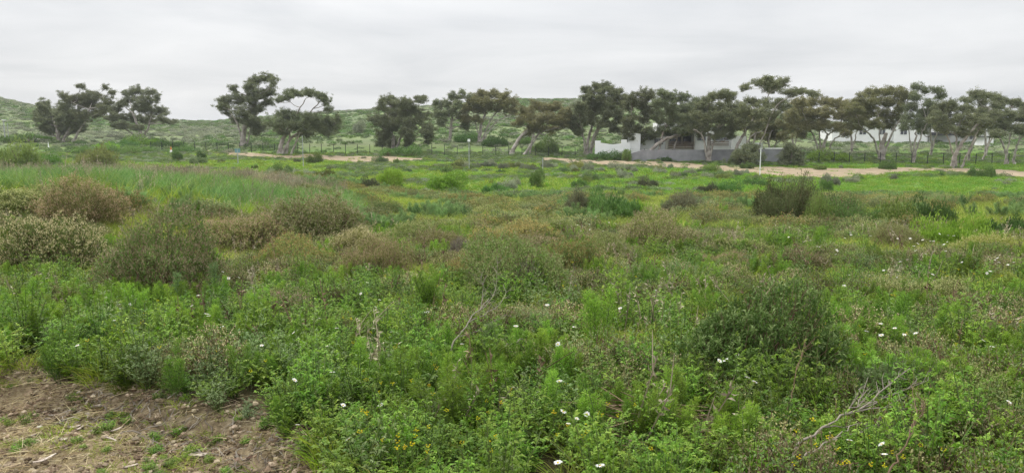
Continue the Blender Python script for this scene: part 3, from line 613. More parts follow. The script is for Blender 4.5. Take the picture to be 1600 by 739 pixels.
def make_twig_shrub(seed, R=0.5, n=120, hgt=0.85):
    rg = np.random.default_rng(seed); st = MB(); A = []; 
    az = rg.uniform(0, 2 * math.pi, n); el = rg.uniform(0.25, 1.45, n)
    d = np.stack([np.cos(az) * np.cos(el), np.sin(az) * np.cos(el), np.sin(el) * hgt], 1)
    p0 = rg.normal(size=(n, 3)) * np.array([0.09, 0.09, 0]) * R; L = R * rg.uniform(0.45, 0.8, n)
    p1 = p0 + d * L[:, None]; st.sticks(p0, p1, 0.007, 0.005, rg)
    for lev, (cnt, sc_, rad) in enumerate(((4, 0.6, 0.0045), (4, 0.6, 0.003))):
        q = np.repeat(p1, cnt, 0); dd = nrm(np.repeat(d, cnt, 0) + 0.55 * rg.normal(size=q.shape) + np.array([0, 0, 0.15]))
        L = np.repeat(L, cnt) * sc_ * rg.uniform(0.6, 1.2, len(q))
        q = q - np.repeat(d, cnt, 0) * (L * rg.random(len(q)) * 0.8)[:, None]
        e = q + dd * L[:, None]; st.sticks(q, e, rad, rad * 0.6, rg); p1, d = e, dd
    return None, None, st.mesh('stems', ['twig_grey'])
def make_round_bush(seed, R=1.5, n=5200, leaf=0.11, hgt=0.72):
    rg = np.random.default_rng(seed); fo, st = MB(), MB()
    v, r, s = lumpy(rg, n, lobes=22, amp=0.34, inner=0.35, low=-0.2)
    c = v * (r * s * R)[:, None] * np.array([1, 1, hgt]) + np.array([0, 0, 0.12 * R])
    tone = vnoise(c[:, 0] * 3 + 40, c[:, 2] * 3 + c[:, 1] * 2 + 40)
    fo.leaves(c, v * 0.6 + np.array([0, 0, 0.5]) + 0.8 * rg.normal(size=c.shape), leaf * rg.uniform(0.7, 1.5, len(c)), leaf * 0.5, rg, rnd=np.clip(0.5 * tone + 0.5 * rg.random(len(c)), 0, 1))
    k = rg.integers(0, len(c), 90); o_ = rg.normal(size=(90, 3)) * np.array([0.12, 0.12, 0]) * R
    st.sticks(o_, c[k], 0.012 * R, 0.004 * R, rg)
    return fo.mesh('shrub_foliage', ['bright_bush']), None, st.mesh('stems', ['twig_brown'])
def make_patch(seed, R=1.5, n=5600, leaf=0.10):
    """several low domes grown together"""
    rg = np.random.default_rng(seed); fo, st = MB(), MB(); K = 6
    for k in range(K):
        a = rg.uniform(0, 6.28); rr = 0 if k == 0 else R * rg.uniform(0.35, 0.8); r_ = R * rg.uniform(0.3, 0.62); hh = rg.uniform(0.5, 1.0)
        v, r, s = lumpy(rg, n // K, lobes=12, amp=0.34, inner=0.45, low=-0.05)
        c = v * (r * s * r_)[:, None] * np.array([1, 1, hh]) + np.array([math.cos(a) * rr, math.sin(a) * rr, 0.0])
        fo.leaves(c, v * 0.6 + np.array([0, 0, 0.6]) + 0.8 * rg.normal(size=c.shape), leaf * rg.uniform(0.6, 1.6, len(c)), leaf * 0.45, rg, rnd=np.clip(0.45 * rg.random() + 0.55 * rg.random(len(c)), 0, 1))
        q = rg.integers(0, len(c), 24); st.sticks(np.array([math.cos(a) * rr, math.sin(a) * rr, 0.0]) + rg.normal(size=(24, 3)) * np.array([0.1, 0.1, 0]), c[q], 0.014, 0.005, rg)
    return fo.mesh('shrub_foliage', ['bright_bush']), None, st.mesh('stems', ['twig_brown'])
def make_tussock(seed, R=0.5, n=420, L=0.55):
    rg = np.random.default_rng(seed); fo = MB()
    az = rg.uniform(0, 2 * math.pi, n); r0 = np.sqrt(rg.random(n)) * R * 0.6
    P = np.stack([np.cos(az) * r0, np.sin(az) * r0, np.zeros(n)], 1)
    D = np.stack([np.cos(az) * 0.45, np.sin(az) * 0.45, np.ones(n)], 1) + 0.2 * rg.normal(size=(n, 3))
    fo.blades(P, D, L * rg.uniform(0.6, 1.1, n), 0.009, 0.35, rg)
    return fo.mesh('blades', ['grass_blue']), None, None
SHR = {
    'spray': ([make_spray_shrub(s) for s in (1, 2, 3)], 1.0, 0.82), 'sprays': ([make_spray_shrub(s, 0.5, 1900, 0.024, 0.62) for s in (4, 5)], 0.5, 0.5),
    'leafy': ([make_leafy_shrub(s) for s in (6, 7)], 0.55, 0.6), 'leafs': ([make_leafy_shrub(s, 0.45, 1300, 0.022, 0.6) for s in (8, 9)], 0.45, 0.34),
    'fine': ([make_fine_shrub(s) for s in (10, 11)], 0.95, 0.82), 'twig': ([make_twig_shrub(s) for s in (12, 13)], 0.6, 0.55),
    'round': ([make_round_bush(s) for s in (14, 15, 16)], 1.5, 1.2), 'patch': ([make_patch(s) for s in (24, 25, 26, 27)], 1.35, 0.75), 'tuss': ([make_tussock(s) for s in (17, 18)], 0.5, 0.5),
}
_sc = [0]; BIG = []
def shrub(kind, px, py, wpx, hpx, leaf, label, spray=None, stems=None, name='shrub', group=None, cat='shrub'):
    """foot at the sight (px, py); size taken from how wide and high it looks there"""
    p = at(px, py); d = p[1]; k = d / F
    var, R0, H0 = SHR[kind]; i = _sc[0] % len(var); _sc[0] += 1
    sx = wpx * k / (2 * R0); sz = (hpx * k + (0.15 if d > 28 else 0.08)) / H0
    if kind in ('spray', 'sprays'): sx *= 1.1; sz *= 1.0
    if d < 24: BIG.append((p[0], p[1], wpx * k / 2))
    root = empty(name, p - np.array([0, 0, 0.02]), rng.uniform(0, 6.28), (sx, sx * rng.uniform(0.85, 1.1), sz))
    tag(root, label, cat, group)
    for me, part, mt in zip(var[i], ('foliage' if kind != 'tuss' else 'blades', 'flower_sprays', 'stems'), (leaf, spray, stems)):
        if me is None: continue
        o = obj(part, me, root)
        if part == 'stems': o['kind'] = 'stuff'
        if mt:
            o.material_slots[0].link = 'OBJECT'; o.material_slots[0].material = M[mt]
    return root
S = shrub
# near and middle field, big mounds
S('spray', 40, 345, 130, 52, 'olive_green', 'low greyish olive shrub at the left edge under the tall grass', 'tan_olive')
S('spray', 130, 358, 125, 66, 'olive', 'dark brown-olive mounded shrub near the left edge, beside the tall green grass', 'pink_brown')
S('spray', 185, 325, 70, 34, 'olive', 'small dark brown shrub poking up behind the brown-olive mound', 'pink_brown')
S('spray', 75, 430, 170, 98, 'olive_green', 'broad straw-coloured flowering shrub at the left edge', 'tan')
S('spray', 262, 470, 170, 118, 'olive_green', 'large round tan-flecked shrub behind the white daisies on the left', 'tan')
S('spray', 365, 395, 130, 66, 'olive', 'pinkish brown mound left of the widest brown shrub', 'pink_brown')
S('spray', 500, 388, 200, 88, 'olive', 'widest pinkish tan shrub left of the middle of the field', 'tan')
S('spray', 455, 430, 110, 48, 'olive_green', 'yellowish green shrub with rusty flecks under the widest tan shrub', 'rust')
S('spray', 580, 442, 95, 74, 'olive', 'reddish brown dry-looking shrub at the right foot of the widest tan shrub', 'pink_brown')
S('spray', 690, 405, 110, 46, 'olive', 'brownish shrub with bare grey twigs left of the rusty shrubs', 'pink_brown')
S('twig', 716, 418, 60, 46, None, 'bare grey twig bush standing between brown and rusty shrubs', stems='twig_grey', name='dry_bush', cat='dry bush')
S('spray', 795, 395, 110, 54, 'olive', 'rusty orange-brown shrub in the middle of the field', 'rust')
S('spray', 862, 378, 90, 36, 'olive_green', 'low olive shrub just right of the rusty orange-brown one', 'tan_olive')
S('spray', 790, 468, 170, 82, 'olive_green', 'broad grey-olive shrub behind the leaning dead branch', 'tan_olive')
S('twig', 822, 472, 80, 66, None, 'tangle of bare grey twigs under the broad grey-olive shrub', stems='twig_grey', name='dry_bush', cat='dry bush')
S('spray', 893, 436, 110, 62, 'olive_green', 'olive shrub with orange-tan tips right of the broad grey-olive one', 'rust')
S('spray', 1020, 400, 110, 58, 'olive', 'lone tan and olive mound right of the middle of the field', 'tan')
S('spray', 1120, 425, 80, 34, 'olive', 'small reddish brown shrub behind the grey-green tussock', 'pink_brown')
S('spray', 1252, 432, 110, 40, 'olive', 'low reddish brown shrub up the slope from the dark leafy bush', 'pink_brown')
S('tuss', 1068, 462, 130, 60, 'grass_blue', 'grey-green grassy tussock left of the dark leafy bush', name='tussock', cat='tussock')
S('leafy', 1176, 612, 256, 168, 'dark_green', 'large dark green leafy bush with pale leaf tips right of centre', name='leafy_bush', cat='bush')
S('sprays', 1275, 585, 110, 96, 'olive', 'brownish shrub leaning on the right flank of the dark leafy bush', 'pink_brown')
S('spray', 1105, 470, 60, 26, 'olive_green', 'low olive shrub tucked behind the dark leafy bush', 'tan_olive')
S('spray', 1430, 492, 130, 66, 'olive', 'olive shrub with tan tips in the right part of the field', 'tan_olive')
S('sprays', 1520, 520, 120, 70, 'olive', 'dry brown twiggy shrub near the right edge behind yellow flowers', 'tan')
S('twig', 1505, 520, 90, 62, None, 'bare brown twig bush near the right edge behind yellow flowers', stems='twig_brown', name='dry_bush', cat='dry bush')
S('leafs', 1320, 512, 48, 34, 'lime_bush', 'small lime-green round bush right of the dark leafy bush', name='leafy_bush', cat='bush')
S('leafs', 1370, 655, 130, 86, 'silver_green', 'grey-green low shrub behind the fallen grey branch', None)
S('sprays', 1490, 665, 150, 92, 'olive_green', 'grey-olive shrub right of the fallen grey branch', 'tan_olive')
S('twig', 1415, 650, 120, 96, None, 'bush of bare grey twigs above the fallen grey branch', stems='twig_grey', name='dry_bush', cat='dry bush')
S('sprays', 1580, 605, 100, 60, 'olive_green', 'grey-olive shrub cut by the right edge', 'tan_olive')
S('sprays', 1070, 625, 150, 76, 'silver_green', 'soft grey-green shrub over the dry brown twig pile', 'tan_olive')
S('sprays', 470, 515, 130, 66, 'olive_green', 'low tan and green shrub among daisies on the left', 'tan')
S('twig', 528, 505, 56, 60, None, 'thin brown twig bush among daisies on the left', stems='twig_brown', name='dry_bush', cat='dry bush')
S('sprays', 850, 538, 130, 66, 'silver_green', 'grey-green shrub above the short fallen branch', 'tan_olive')
S('sprays', 800, 468, 60, 30, 'olive_green', 'small olive shrub at the foot of the broad grey-olive one', 'tan_olive')
S('spray', 600, 340, 64, 26, 'mid_green', 'small dark green shrub in pale grass behind the widest tan shrub', 'tan_olive')
S('leafs', 570, 322, 46, 18, 'grass_blue', 'blue-green low bush in pale grass, left of two', name='leafy_bush', cat='bush')
S('leafs', 722, 334, 60, 22, 'grass_blue', 'blue-green low bush in pale grass, right of two', name='leafy_bush', cat='bush')
S('spray', 1220, 380, 80, 26, 'olive_green', 'low tan shrub in front of the dark grey thicket', 'tan_olive')
S('spray', 1400, 392, 70, 30, 'olive', 'low brownish shrub in front of the dark green thicket bush', 'tan_olive')
S('spray', 1445, 366, 60, 22, 'olive', 'dull grey-brown shrub left of the yellow-green bush', 'pink_brown')
S('spray', 1330, 420, 90, 26, 'olive_green', 'flat olive shrub half way down the right slope', 'tan_olive')
S('spray', 1540, 410, 110, 34, 'grass_yellow', 'flat yellow-green shrub near the right edge below the yellow-green bush', 'tan_olive')
S('spray', 430, 392, 110, 58, 'olive', 'tan mound filling the gap between the pinkish mound and the widest tan shrub', 'tan')
S('spray', 556, 412, 100, 56, 'olive', 'straw-tan shrub in front of the widest tan shrub', 'tan')
S('spray', 648, 392, 96, 38, 'olive_green', 'olive-tan shrub between widest tan shrub and the brownish one', 'tan_olive')
S('spray', 740, 438, 90, 44, 'olive', 'rusty tan shrub left of the broad grey-olive one', 'rust')
S('spray', 846, 412, 100, 44, 'olive', 'straw-tan shrub below the rusty orange-brown one', 'tan')
S('spray', 948, 418, 96, 40, 'olive_green', 'olive-tan shrub left below the lone tan and olive mound', 'tan_olive')
S('spray', 1165, 402, 90, 32, 'olive_green', 'low straw-olive shrub half way between lone mound and reddish shrub', 'tan_olive')
S('sprays', 640, 470, 110, 52, 'olive_green', 'low green-tan shrub left of the leaning dead branch', 'tan_olive')
# thicket on the right at the foot of the slope
S('fine', 1230, 356, 104, 68, 'thicket', 'dark grey thicket shrub, tallest on the right at the field edge', name='thicket_shrub')
S('fine', 1208, 354, 70, 58, 'thicket', 'dark grey thicket shrub leaning left of the tallest one', name='thicket_shrub')
S('fine', 1316, 360, 120, 44, 'mid_green', 'dull green thicket shrub right of the dark grey ones', name='thicket_shrub')
S('fine', 1285, 350, 110, 46, 'thicket', 'broad dark green mass of the thicket behind the dull green shrub', name='thicket_shrub')
S('fine', 1282, 362, 56, 52, 'olive_green', 'lighter green thicket shrub at the foot of the dark grey ones', name='thicket_shrub')
S('patch', 1360, 360, 84, 40, 'mid_green', 'low olive thicket shrub left of the dark green bush', name='thicket_shrub')
S('patch', 1418, 366, 100, 52, 'dark_green', 'dark green round bush behind the yellow-green bush', name='bush', cat='bush')
S('patch', 1456, 358, 84, 52, 'mid_green', 'mid green bush right behind the dark green round bush', name='bush', cat='bush')
S('patch', 1490, 388, 110, 52, 'lime_bush', 'yellow-green bush with ragged top near the right edge', name='bush', cat='bush')
S('patch', 1562, 376, 90, 46, 'mid_green', 'dark low bush right of the yellow-green bush', name='bush', cat='bush')
S('round', 1290, 304, 22, 20, 'mid_green', 'small dark bush standing in bright grass above the thicket', name='bush', cat='bush')
S('fine', 910, 344, 64, 40, 'renoster', 'grey twiggy shrub left of the mid-field green bush', name='thicket_shrub')
S('patch', 962, 348, 90, 52, 'mid_green', 'mid-field dark green bush beside a grey twiggy shrub', name='bush', cat='bush')
S('patch', 1014, 348, 66, 40, 'bright_bush', 'light green low bush on the right side of the mid-field dark one', name='bush', cat='bush')
S('fine', 1075, 336, 90, 30, 'renoster', 'low grey-brown scrub in the hollow right of the light green bush', name='thicket_shrub')
S('round', 1100, 325, 30, 14, 'scrub_green', 'blue-green ball shrub in the hollow', name='bush', cat='bush')
# green hollow
S('round', 608, 296, 58, 29, 'bright_bush', 'bright green dome bush, left of two big ones in the hollow', name='bush', cat='bush')
S('round', 697, 302, 68, 31, 'bright_bush', 'bright green dome bush, right of two big ones in the hollow', name='bush', cat='bush')
S('round', 462, 286, 27, 15, 'lime_bush', 'small yellow-green ball bush in the hollow near the white pole', name='bush', cat='bush')
S('patch', 508, 285, 36, 22, 'olive', 'brownish green bush right of the small yellow-green ball bush', name='bush', cat='bush')
S('round', 837, 293, 25, 27, 'dark_green', 'dark upright ball bush in front of the short grey post', name='bush', cat='bush')
S('patch', 905, 295, 34, 17, 'mid_green', 'dark flat bush right of the upright ball bush', name='bush', cat='bush')
S('patch', 922, 282, 28, 14, 'scrub_green', 'grey-green bush behind the dark flat bush', name='bush', cat='bush')
S('patch', 1138, 303, 50, 23, 'mid_green', 'wide dark green bush in bright grass left of the tall white pole', name='bush', cat='bush')
S('patch', 1182, 292, 34, 14, 'mid_green', 'dark green bush in bright grass at the foot of the tall white pole', name='bush', cat='bush')
S('patch', 135, 262, 80, 42, 'olive', 'large olive-brown bush on the left rise', name='bush', cat='bush')
S('patch', 15, 268, 74, 48, 'olive_green', 'large green bush at the left edge on the rise', name='bush', cat='bush')
S('patch', 75, 258, 50, 20, 'bright_bush', 'light green bush between the two large bushes on the left rise', name='bush', cat='bush')
S('round', 278, 252, 18, 14, 'mid_green', 'small dark ball bush right of the orange and white cone', name='bush', cat='bush')
S('round', 315, 250, 16, 12, 'mid_green', 'small dark ball bush at the left end of the sandy track', name='bush', cat='bush')
# dense dark bushes among the trees and by the fence
S('patch', 1300, 252, 62, 18, 'bright_bush', 'fresh green low bush spreading under the broad olive gum', name='bush', cat='bush')
S('patch', 775, 228, 44, 18, 'mid_green', 'green bush behind the fence right of the domed gum trunk', name='bush', cat='bush')
S('patch', 728, 222, 36, 16, 'mid_green', 'green bush behind the fence between two gum trunks', name='bush', cat='bush')
S('patch', 815, 226, 32, 14, 'mid_green', 'green bush behind the fence beside the leaning gum', name='bush', cat='bush')
S('patch', 848, 240, 40, 24, 'olive_green', 'loose olive bush right of the leaning gum trunk', name='bush', cat='bush')
S('round', 560, 208, 22, 18, 'scrub_grey', 'lone grey bush on the hillside between umbrella gum and drooping gum', name='bush', cat='bush')
S('patch', 938, 250, 44, 14, 'mid_green', 'green bush at the left foot of the stepped white garden wall', name='bush', cat='bush')
S('patch', 1040, 252, 30, 8, 'mid_green', 'low green bush at the foot of the grey wall', name='bush', cat='bush')
S('patch', 962, 251, 40, 13, 'mid_green', 'green bush at the middle of the stepped white garden wall', name='bush', cat='bush')
S('round', 979, 252, 20, 18, 'dark_green', 'dark bush at the foot of the white garden wall', name='bush', cat='bush')
S('patch', 625, 243, 60, 16, 'mid_green', 'green bush skirting the drooping gum by the track', name='bush', cat='bush')
for i, (x, y, w_, h_) in enumerate(((185, 232, 50, 16), (230, 228, 60, 16), (265, 232, 50, 14), (205, 240, 60, 14), (160, 236, 40, 16), (290, 238, 40, 10), (30, 222, 60, 14), (60, 220, 40, 10), (120, 240, 40, 14))):
    S('patch', x, y, w_, h_, ('mid_green', 'bright_bush', 'mid_green')[i % 3], 'low green bush ' + ('below the open gum on the left', 'right below the open gum on the left', 'near the orange and white cone', 'above the large olive-brown bush', 'behind the large olive-brown bush', 'between the cone and the fence end', 'by the street lamp', 'beside the pale stone heaps', 'left behind the large olive-brown bush')[i], name='bush', cat='bush', group='bushes below the left trees')
COLN = {'mid_green': 'dark green', 'scrub_green': 'grey-green', 'dark_green': 'deep green', 'scrub_grey': 'pale grey', 'olive_green': 'olive green', 'renoster': 'dull brown', 'olive': 'brownish'}
HP = [((380, 265), 'below the sign post in the hollow'), ((474, 275), 'near the tall thin pale pole'), ((550, 275), 'between the pale pole and the bright dome bushes'), ((640, 285), 'between the two bright dome bushes'), ((733, 275), 'around the pole with the white block'), ((770, 300), 'right of the right-hand dome bush'), ((837, 285), 'beside the dark upright ball bush'), ((910, 285), 'near the dark flat bush'), ((1000, 285), 'in bright grass right of the dark flat bush'), ((1070, 300), 'in bright grass left of the wide dark green bush'), ((1138, 280), 'behind the wide dark green bush'), ((1187, 285), 'below the thin white pole'), ((1290, 285), 'above the dark grey thicket'), ((1380, 280), 'in bright grass below the wide white-trunked gum'), ((1470, 280), 'in bright grass below the leaning gum on the track'), ((1560, 285), 'in bright grass at the right edge'), ((620, 262), 'below the end of the left sandy track')]
def hollow_place(x, y): return min(HP, key=lambda q: (q[0][0] - x) ** 2 + 4 * (q[0][1] - y) ** 2)[1]
def bank_place(x): return ('on the bank right of the pole with the white block', 'on the bank near the short grey post', 'on the bank below the big many-stemmed gum', 'on the bank below the white garden wall', 'on the bank below the house railing', 'on the bank below the grey wall')[int(np.clip((x - 690) / 80, 0, 5))]
for i in range(70):     # dark little tussocky shrubs dotted over the green hollow
    x = rng.uniform(300, 1590); y = rng.uniform(262, 312) - (8 if x < 700 else 0)
    if x > 1180 and y > 300: continue
    wz = 34 * rng.random() ** 1.5 * (0.55 + (y - 250) / 80) + 9; mt = ('mid_green', 'scrub_green', 'dark_green', 'scrub_grey', 'olive_green', 'renoster')[rng.integers(0, 6)]
    S('patch', x, y, wz, wz * rng.uniform(0.4, 0.62), mt, COLN[mt] + ' small shrub ' + hollow_place(x, y), name='low_shrub', group='small shrubs dotted over the hollow')
for i in range(44):     # grey low scrub on the bank below the sandy track
    x = rng.uniform(690, 1170); y = np.interp(x, [690, 850, 1050, 1170], [256, 258, 266, 272]) + rng.uniform(1, 11)
    wz = rng.uniform(14, 28)
    mt = ('scrub_grey', 'scrub_green', 'scrub_grey', 'olive')[rng.integers(0, 4)]
    S('patch', x, y, wz, wz * 0.42, mt, COLN[mt] + ' low shrub ' + bank_place(x), name='low_shrub', group='grey shrubs below the sandy track')

# ------------------------------------------------------------------ built things: house, walls, fence, poles
def boxm(name, lo, hi, mat, parent, rel=None):
    b = MB(); lo = np.array(lo, float); hi = np.array(hi, float)
    c = np.array([(lo[0] + hi[0]) / 2, (lo[1] + hi[1]) / 2, lo[2]])
    b.box(lo - c, hi - c)
    base = np.array(rel if rel is not None else (0, 0, 0), float)
    return obj(name, b.mesh(name, [mat]), parent, c - base)
def face_box(px0, py0, px1, py1, d, depth):
    a = wp(px0, py1, d); b = wp(px1, py0, d); return (a[0], d, a[2]), (b[0], d + depth, b[2])
def window(parent, rel, px0, py0, px1, py1, d, bars=1, frame='white_paint'):
    lo, hi = face_box(px0, py0, px1, py1, d, 0.06); lo = (lo[0], d - 0.05, lo[2])
    wdw = boxm('window', lo, hi, 'window_glass', parent, rel)
    t = 0.09; base = np.array([(lo[0] + hi[0]) / 2, (lo[1] + hi[1]) / 2, lo[2]])
    fb = MB(); w_ = (hi[0] - lo[0]) / 2; hh = hi[2] - lo[2]
    fb.box((-w_, -0.10, 0), (w_, -0.055, t)); fb.box((-w_, -0.10, hh - t), (w_, -0.055, hh))
    xs = np.linspace(-w_, w_ - t, bars + 2)
    for x in xs: fb.box((x, -0.098, t), (x + t, -0.057, hh - t))
    obj('frame', fb.mesh('frame', [frame]), wdw)
D1 = 139.0
hb = wp(1060, 236, D1); hb[2] = float(h(hb[0], D1))
house = tag(empty('white_house', hb), 'white flat-roofed house half hidden by the gum trees behind a grey wall', 'house')
gz = float(hb[2]) - 0.6
def hw(name, px0, py0, px1, py1, d, depth, mat, toground=True):
    lo, hi = face_box(px0, py0, px1, py1, d, depth)
    if toground: lo = (lo[0], lo[1], gz)
    return boxm(name, lo, hi, mat, house, hb)
hw('wall', 981, 209, 1001, 236, D1 - 1.5, 7, 'white_paint')
hw('wall', 1001.2, 213, 1040, 236, D1, 7, 'white_paint')
hw('wall', 1040.2, 228, 1086, 236, D1 + 1.5, 6, 'cream_paint')
hw('wall', 1040.2, 206, 1086, 228, D1 + 4.0, 4, 'cream_paint', False)
hw('wall', 1086.2, 202, 1142, 236, D1 + 0.3, 7, 'white_paint')
hw('wall', 1142.2, 213, 1166, 236, D1 - 0.6, 5, 'white_paint')
hw('wall', 1166.2, 224, 1192, 236, D1 - 0.4, 4, 'white_paint')
hw('upper_wall', 1026, 192, 1062, 206, D1 + 4.5, 4, 'white_paint', False)
hw('roof', 1038, 204, 1090, 206.2, D1 + 0.5, 8, 'dark_roof', False)
hw('roof', 1086, 200.4, 1117, 202, D1 + 0.2, 7.5, 'roof_grey', False)
for x in (1040, 1084): hw('pillar', x, 206.3, x + 4, 236, D1 + 0.6, 0.5, 'cream_paint')
for y in (222.0, 224.8, 227.6, 230.4):
    hw('railing_slat', 1044.2, y, 1083.8, y + 1.3, D1 + 0.7, 0.06, 'timber', False)
for x in (1056, 1070): hw('railing_post', x, 221.5, x + 1.0, 231.5, D1 + 0.77, 0.08, 'timber', False)
window(house, hb, 1046, 209, 1064, 226, D1 + 4.0, 1, 'dark_roof'); window(house, hb, 1067, 209, 1082, 226, D1 + 4.0, 1, 'dark_roof')
window(house, hb, 1089, 210, 1103, 220, D1 + 0.3, 1, 'roof_grey'); window(house, hb, 1113, 210, 1139, 220, D1 + 0.3, 2, 'roof_grey')
window(house, hb, 1022, 217, 1036, 226, D1, 1, 'roof_grey')
for y in (221.5, 224.0, 226.5): hw('balcony_slat', 1109, y, 1139, y + 1.2, D1 + 0.02, 0.06, 'timber', False)
def profile_wall(name, pts, d, thick, mat, label, cat):
    """upright wall with a stepped top; pts = top line sights"""
    b0 = wp(pts[0][0], pts[0][1], d); root_z = float(min(h(wp(x, y, d)[0], d) for x, y in pts)) - 0.5
    V = []; Q = []
    for x, y in pts:
        p = wp(x, y, d); V += [(p[0], d, root_z), (p[0], d, p[2]), (p[0], d + thick, p[2]), (p[0], d + thick, root_z)]
    V = np.array(V); c = np.array([V[:, 0].mean(), d, root_z]); 
    for k in range(len(pts) - 1):
        a = 4 * k; e = a + 4
        for j in range(3): Q.append((a + j, e + j, e + j + 1, a + j + 1))
    Q.append((0, 1, 2, 3)); n = 4 * (len(pts) - 1); Q.append((n + 3, n + 2, n + 1, n))
    o = obj(name, mesh_from(name, V - c, Q, [mat]), None, c)
    return tag(o, label, cat)
profile_wall('garden_wall', [(929.9, 226), (930, 220), (938.5, 220), (938.6, 223.5), (950, 225), (958, 226), (966, 225), (971, 224.5), (971.1, 218.5), (979.5, 218.5), (979.6, 223), (985, 223)], 136.5, 0.3, 'white_paint',
             'white stepped garden wall left of the house', 'wall')
gw = profile_wall('boundary_wall', [(986, 240), (996, 237), (1004, 234.5), (1060, 234.2), (1125, 234.0), (1230, 233.0)], 131.5, 0.25, 'grey_plaster', 'long grey plastered wall in front of the white house', 'wall')
lo, hi = face_box(1196, 231.2, 1227, 233.0, 131.45, 0.4)
cp = boxm('coping', lo, hi, 'white_paint', None); cp.location = np.array(cp.location) - np.array(gw.location); cp.parent = gw
# far white building on the right-hand rise
D2 = 188.0
bb0 = wp(1430, 217, D2); bb0[2] = float(h(bb0[0], D2))
far = tag(empty('far_building', bb0), 'long white building on the rise behind the right-hand gum trees', 'building')
def fw(name, px0, py0, px1, py1, d, depth, mat, ground=False):
    lo, hi = face_box(px0, py0, px1, py1, d, depth)
    if ground: lo = (lo[0], lo[1], min(float(h(lo[0], d)), float(h(hi[0], d))) - 1.0)
    return boxm(name, lo, hi, mat, far, bb0)
fw('wall', 1300, 197, 1396, 219, D2, 8, 'white_paint', True)
fw('wall', 1396.3, 180, 1452, 219, D2 - 0.5, 9, 'white_paint', True)
fw('wall', 1452.3, 196, 1548, 219, D2 + 0.2, 8, 'white_paint', True)
fw('roof', 1298, 194.6, 1396.1, 196.9, D2 - 0.5, 9, 'dark_roof')
rb = MB(); a = wp(1393, 180, D2 - 1); b = wp(1455, 180, D2 - 1); tp = wp(1424, 169, D2 - 1)
for y0 in (0,):
    V = [(a[0], D2 - 1, a[2]), (b[0], D2 - 1, b[2]), (b[0] - 2.5, D2 + 3.6, tp[2]), (a[0] + 2.5, D2 + 3.6, tp[2]), (a[0], D2 + 9, a[2]), (b[0], D2 + 9, b[2])]
    rb.add(np.array(V) - bb0, [(0, 1, 2, 3), (4, 3, 2, 5), (0, 3, 4, 4), (1, 5, 2, 2)], 0.5)
obj('roof', rb.mesh('roof', ['roof_grey']), far)
fw('canopy', 1466, 207, 1500, 212, D2 - 3.5, 3.6, 'dark_roof'); fw('canopy', 1500.3, 203.8, 1550, 206, D2 - 2.5, 3, 'dark_roof')
fw('roof', 1450, 194.2, 1552, 195.9, D2 - 0.4, 9, 'dark_roof')
for x0, y0, x1, y1 in ((1312, 201, 1324, 211), (1342, 201, 1354, 211), (1372, 201, 1384, 211), (1406, 184, 1416, 194), (1430, 184, 1440, 194), (1406, 201, 1418, 211), (1432, 201, 1442, 211), (1514, 208, 1526, 218)):
    window(far, bb0, x0, y0, x1, y1, D2 - (0.5 if 1396 < x0 < 1452 else 0.0) + (0.2 if x0 > 1452 else 0), 1)
sb = wp(1545, 220, 176.0); sb[2] = float(h(sb[0], 176.0))
shed = tag(empty('low_shed', sb), 'small white shed at the right end of the far building', 'shed')
lo, hi = face_box(1537, 214.5, 1553, 223, 176, 3.5); boxm('wall', (lo[0], lo[1], sb[2] - 0.4), hi, 'white_paint', shed, sb)
lo, hi = face_box(1534, 213.2, 1556, 214.4, 175.7, 4.2); boxm('roof', lo, hi, 'dark_roof', shed, sb)
# wire fence
fa = at(236, 236); fb_ = at(1680, 260)
fl = np.linalg.norm(fb_[:2] - fa[:2]); nposts = int(fl / 2.5)
fence = tag(empty('wire_fence', fa), 'long dark wire fence behind the gum trees', 'fence')
pm = MB(); pm.box((-0.048, -0.048, -0.3), (0.048, 0.048, 1.85)); pm.box((-0.06, -0.06, 1.85), (0.06, 0.06, 1.91)); pm = pm.mesh('fence_post', ['fence_metal'])
tops = []
for i in range(nposts + 1):
    t = i / nposts; x, y = fa[:2] * (1 - t) + fb_[:2] * t
    z = float(h(x, y)); o = obj('post', pm, fence, np.array([x, y, z]) - fa); tops.append((x, y, z))
    o.rotation_euler = (rng.normal() * 0.02, rng.normal() * 0.02, 0)
tops = np.array(tops)
for zz in (0.25, 0.55, 0.85, 1.15, 1.45, 1.75):
    wb = MB(); P = tops + np.array([0, 0, zz]) - fa; wb.tube(P, 0.006, 4); obj('wire', wb.mesh('wire', ['fence_metal']), fence)
def pole(px, py0, py1, wpx, label, mat='pole_metal', name='marker_pole', head=None):
    p = at(px, py1); k = p[1] / F; hgt = (py1 - py0) * k
    root = tag(empty(name, p), label, 'pole')
    b = MB(); r = wpx * k / 2; b.tube([(0, 0, -0.2), (0, 0, hgt * 0.5), (0, 0, hgt)], [r * 1.1, r, r * 0.9], 8); obj('shaft', b.mesh('shaft', [mat], True), root)
    c = MB()
    if head == 'sign': c.box((-0.42, -0.04, hgt - 0.75), (0.42, 0.04, hgt - 0.1)); obj('sign_plate', c.mesh('sign_plate', ['blue_paint']), root)
    elif head == 'lamp':
        c.box((-0.30, -0.22, hgt), (0.40, 0.22, hgt + 0.16)); c.box((0.0, -0.12, hgt - 0.12), (0.34, 0.12, hgt - 0.002)); obj('lamp_head', c.mesh('lamp_head', ['white_paint']), root)
    elif head == 'cap': c.box((-0.18, -0.18, hgt - 0.02), (0.18, 0.18, hgt + 0.36)); obj('cap', c.mesh('cap', ['white_paint']), root)
    else: c.tube([(0, 0, hgt), (0, 0, hgt + 0.05)], [r * 1.3, r * 1.0], 8); obj('cap', c.mesh('cap', [mat]), root)
pole(474, 213, 262, 1.3, 'tall thin pale pole standing before the umbrella-shaped gum')
pole(1187, 234, 276, 1.5, 'thin white pole before the grey wall at the sandy track', 'white_paint')
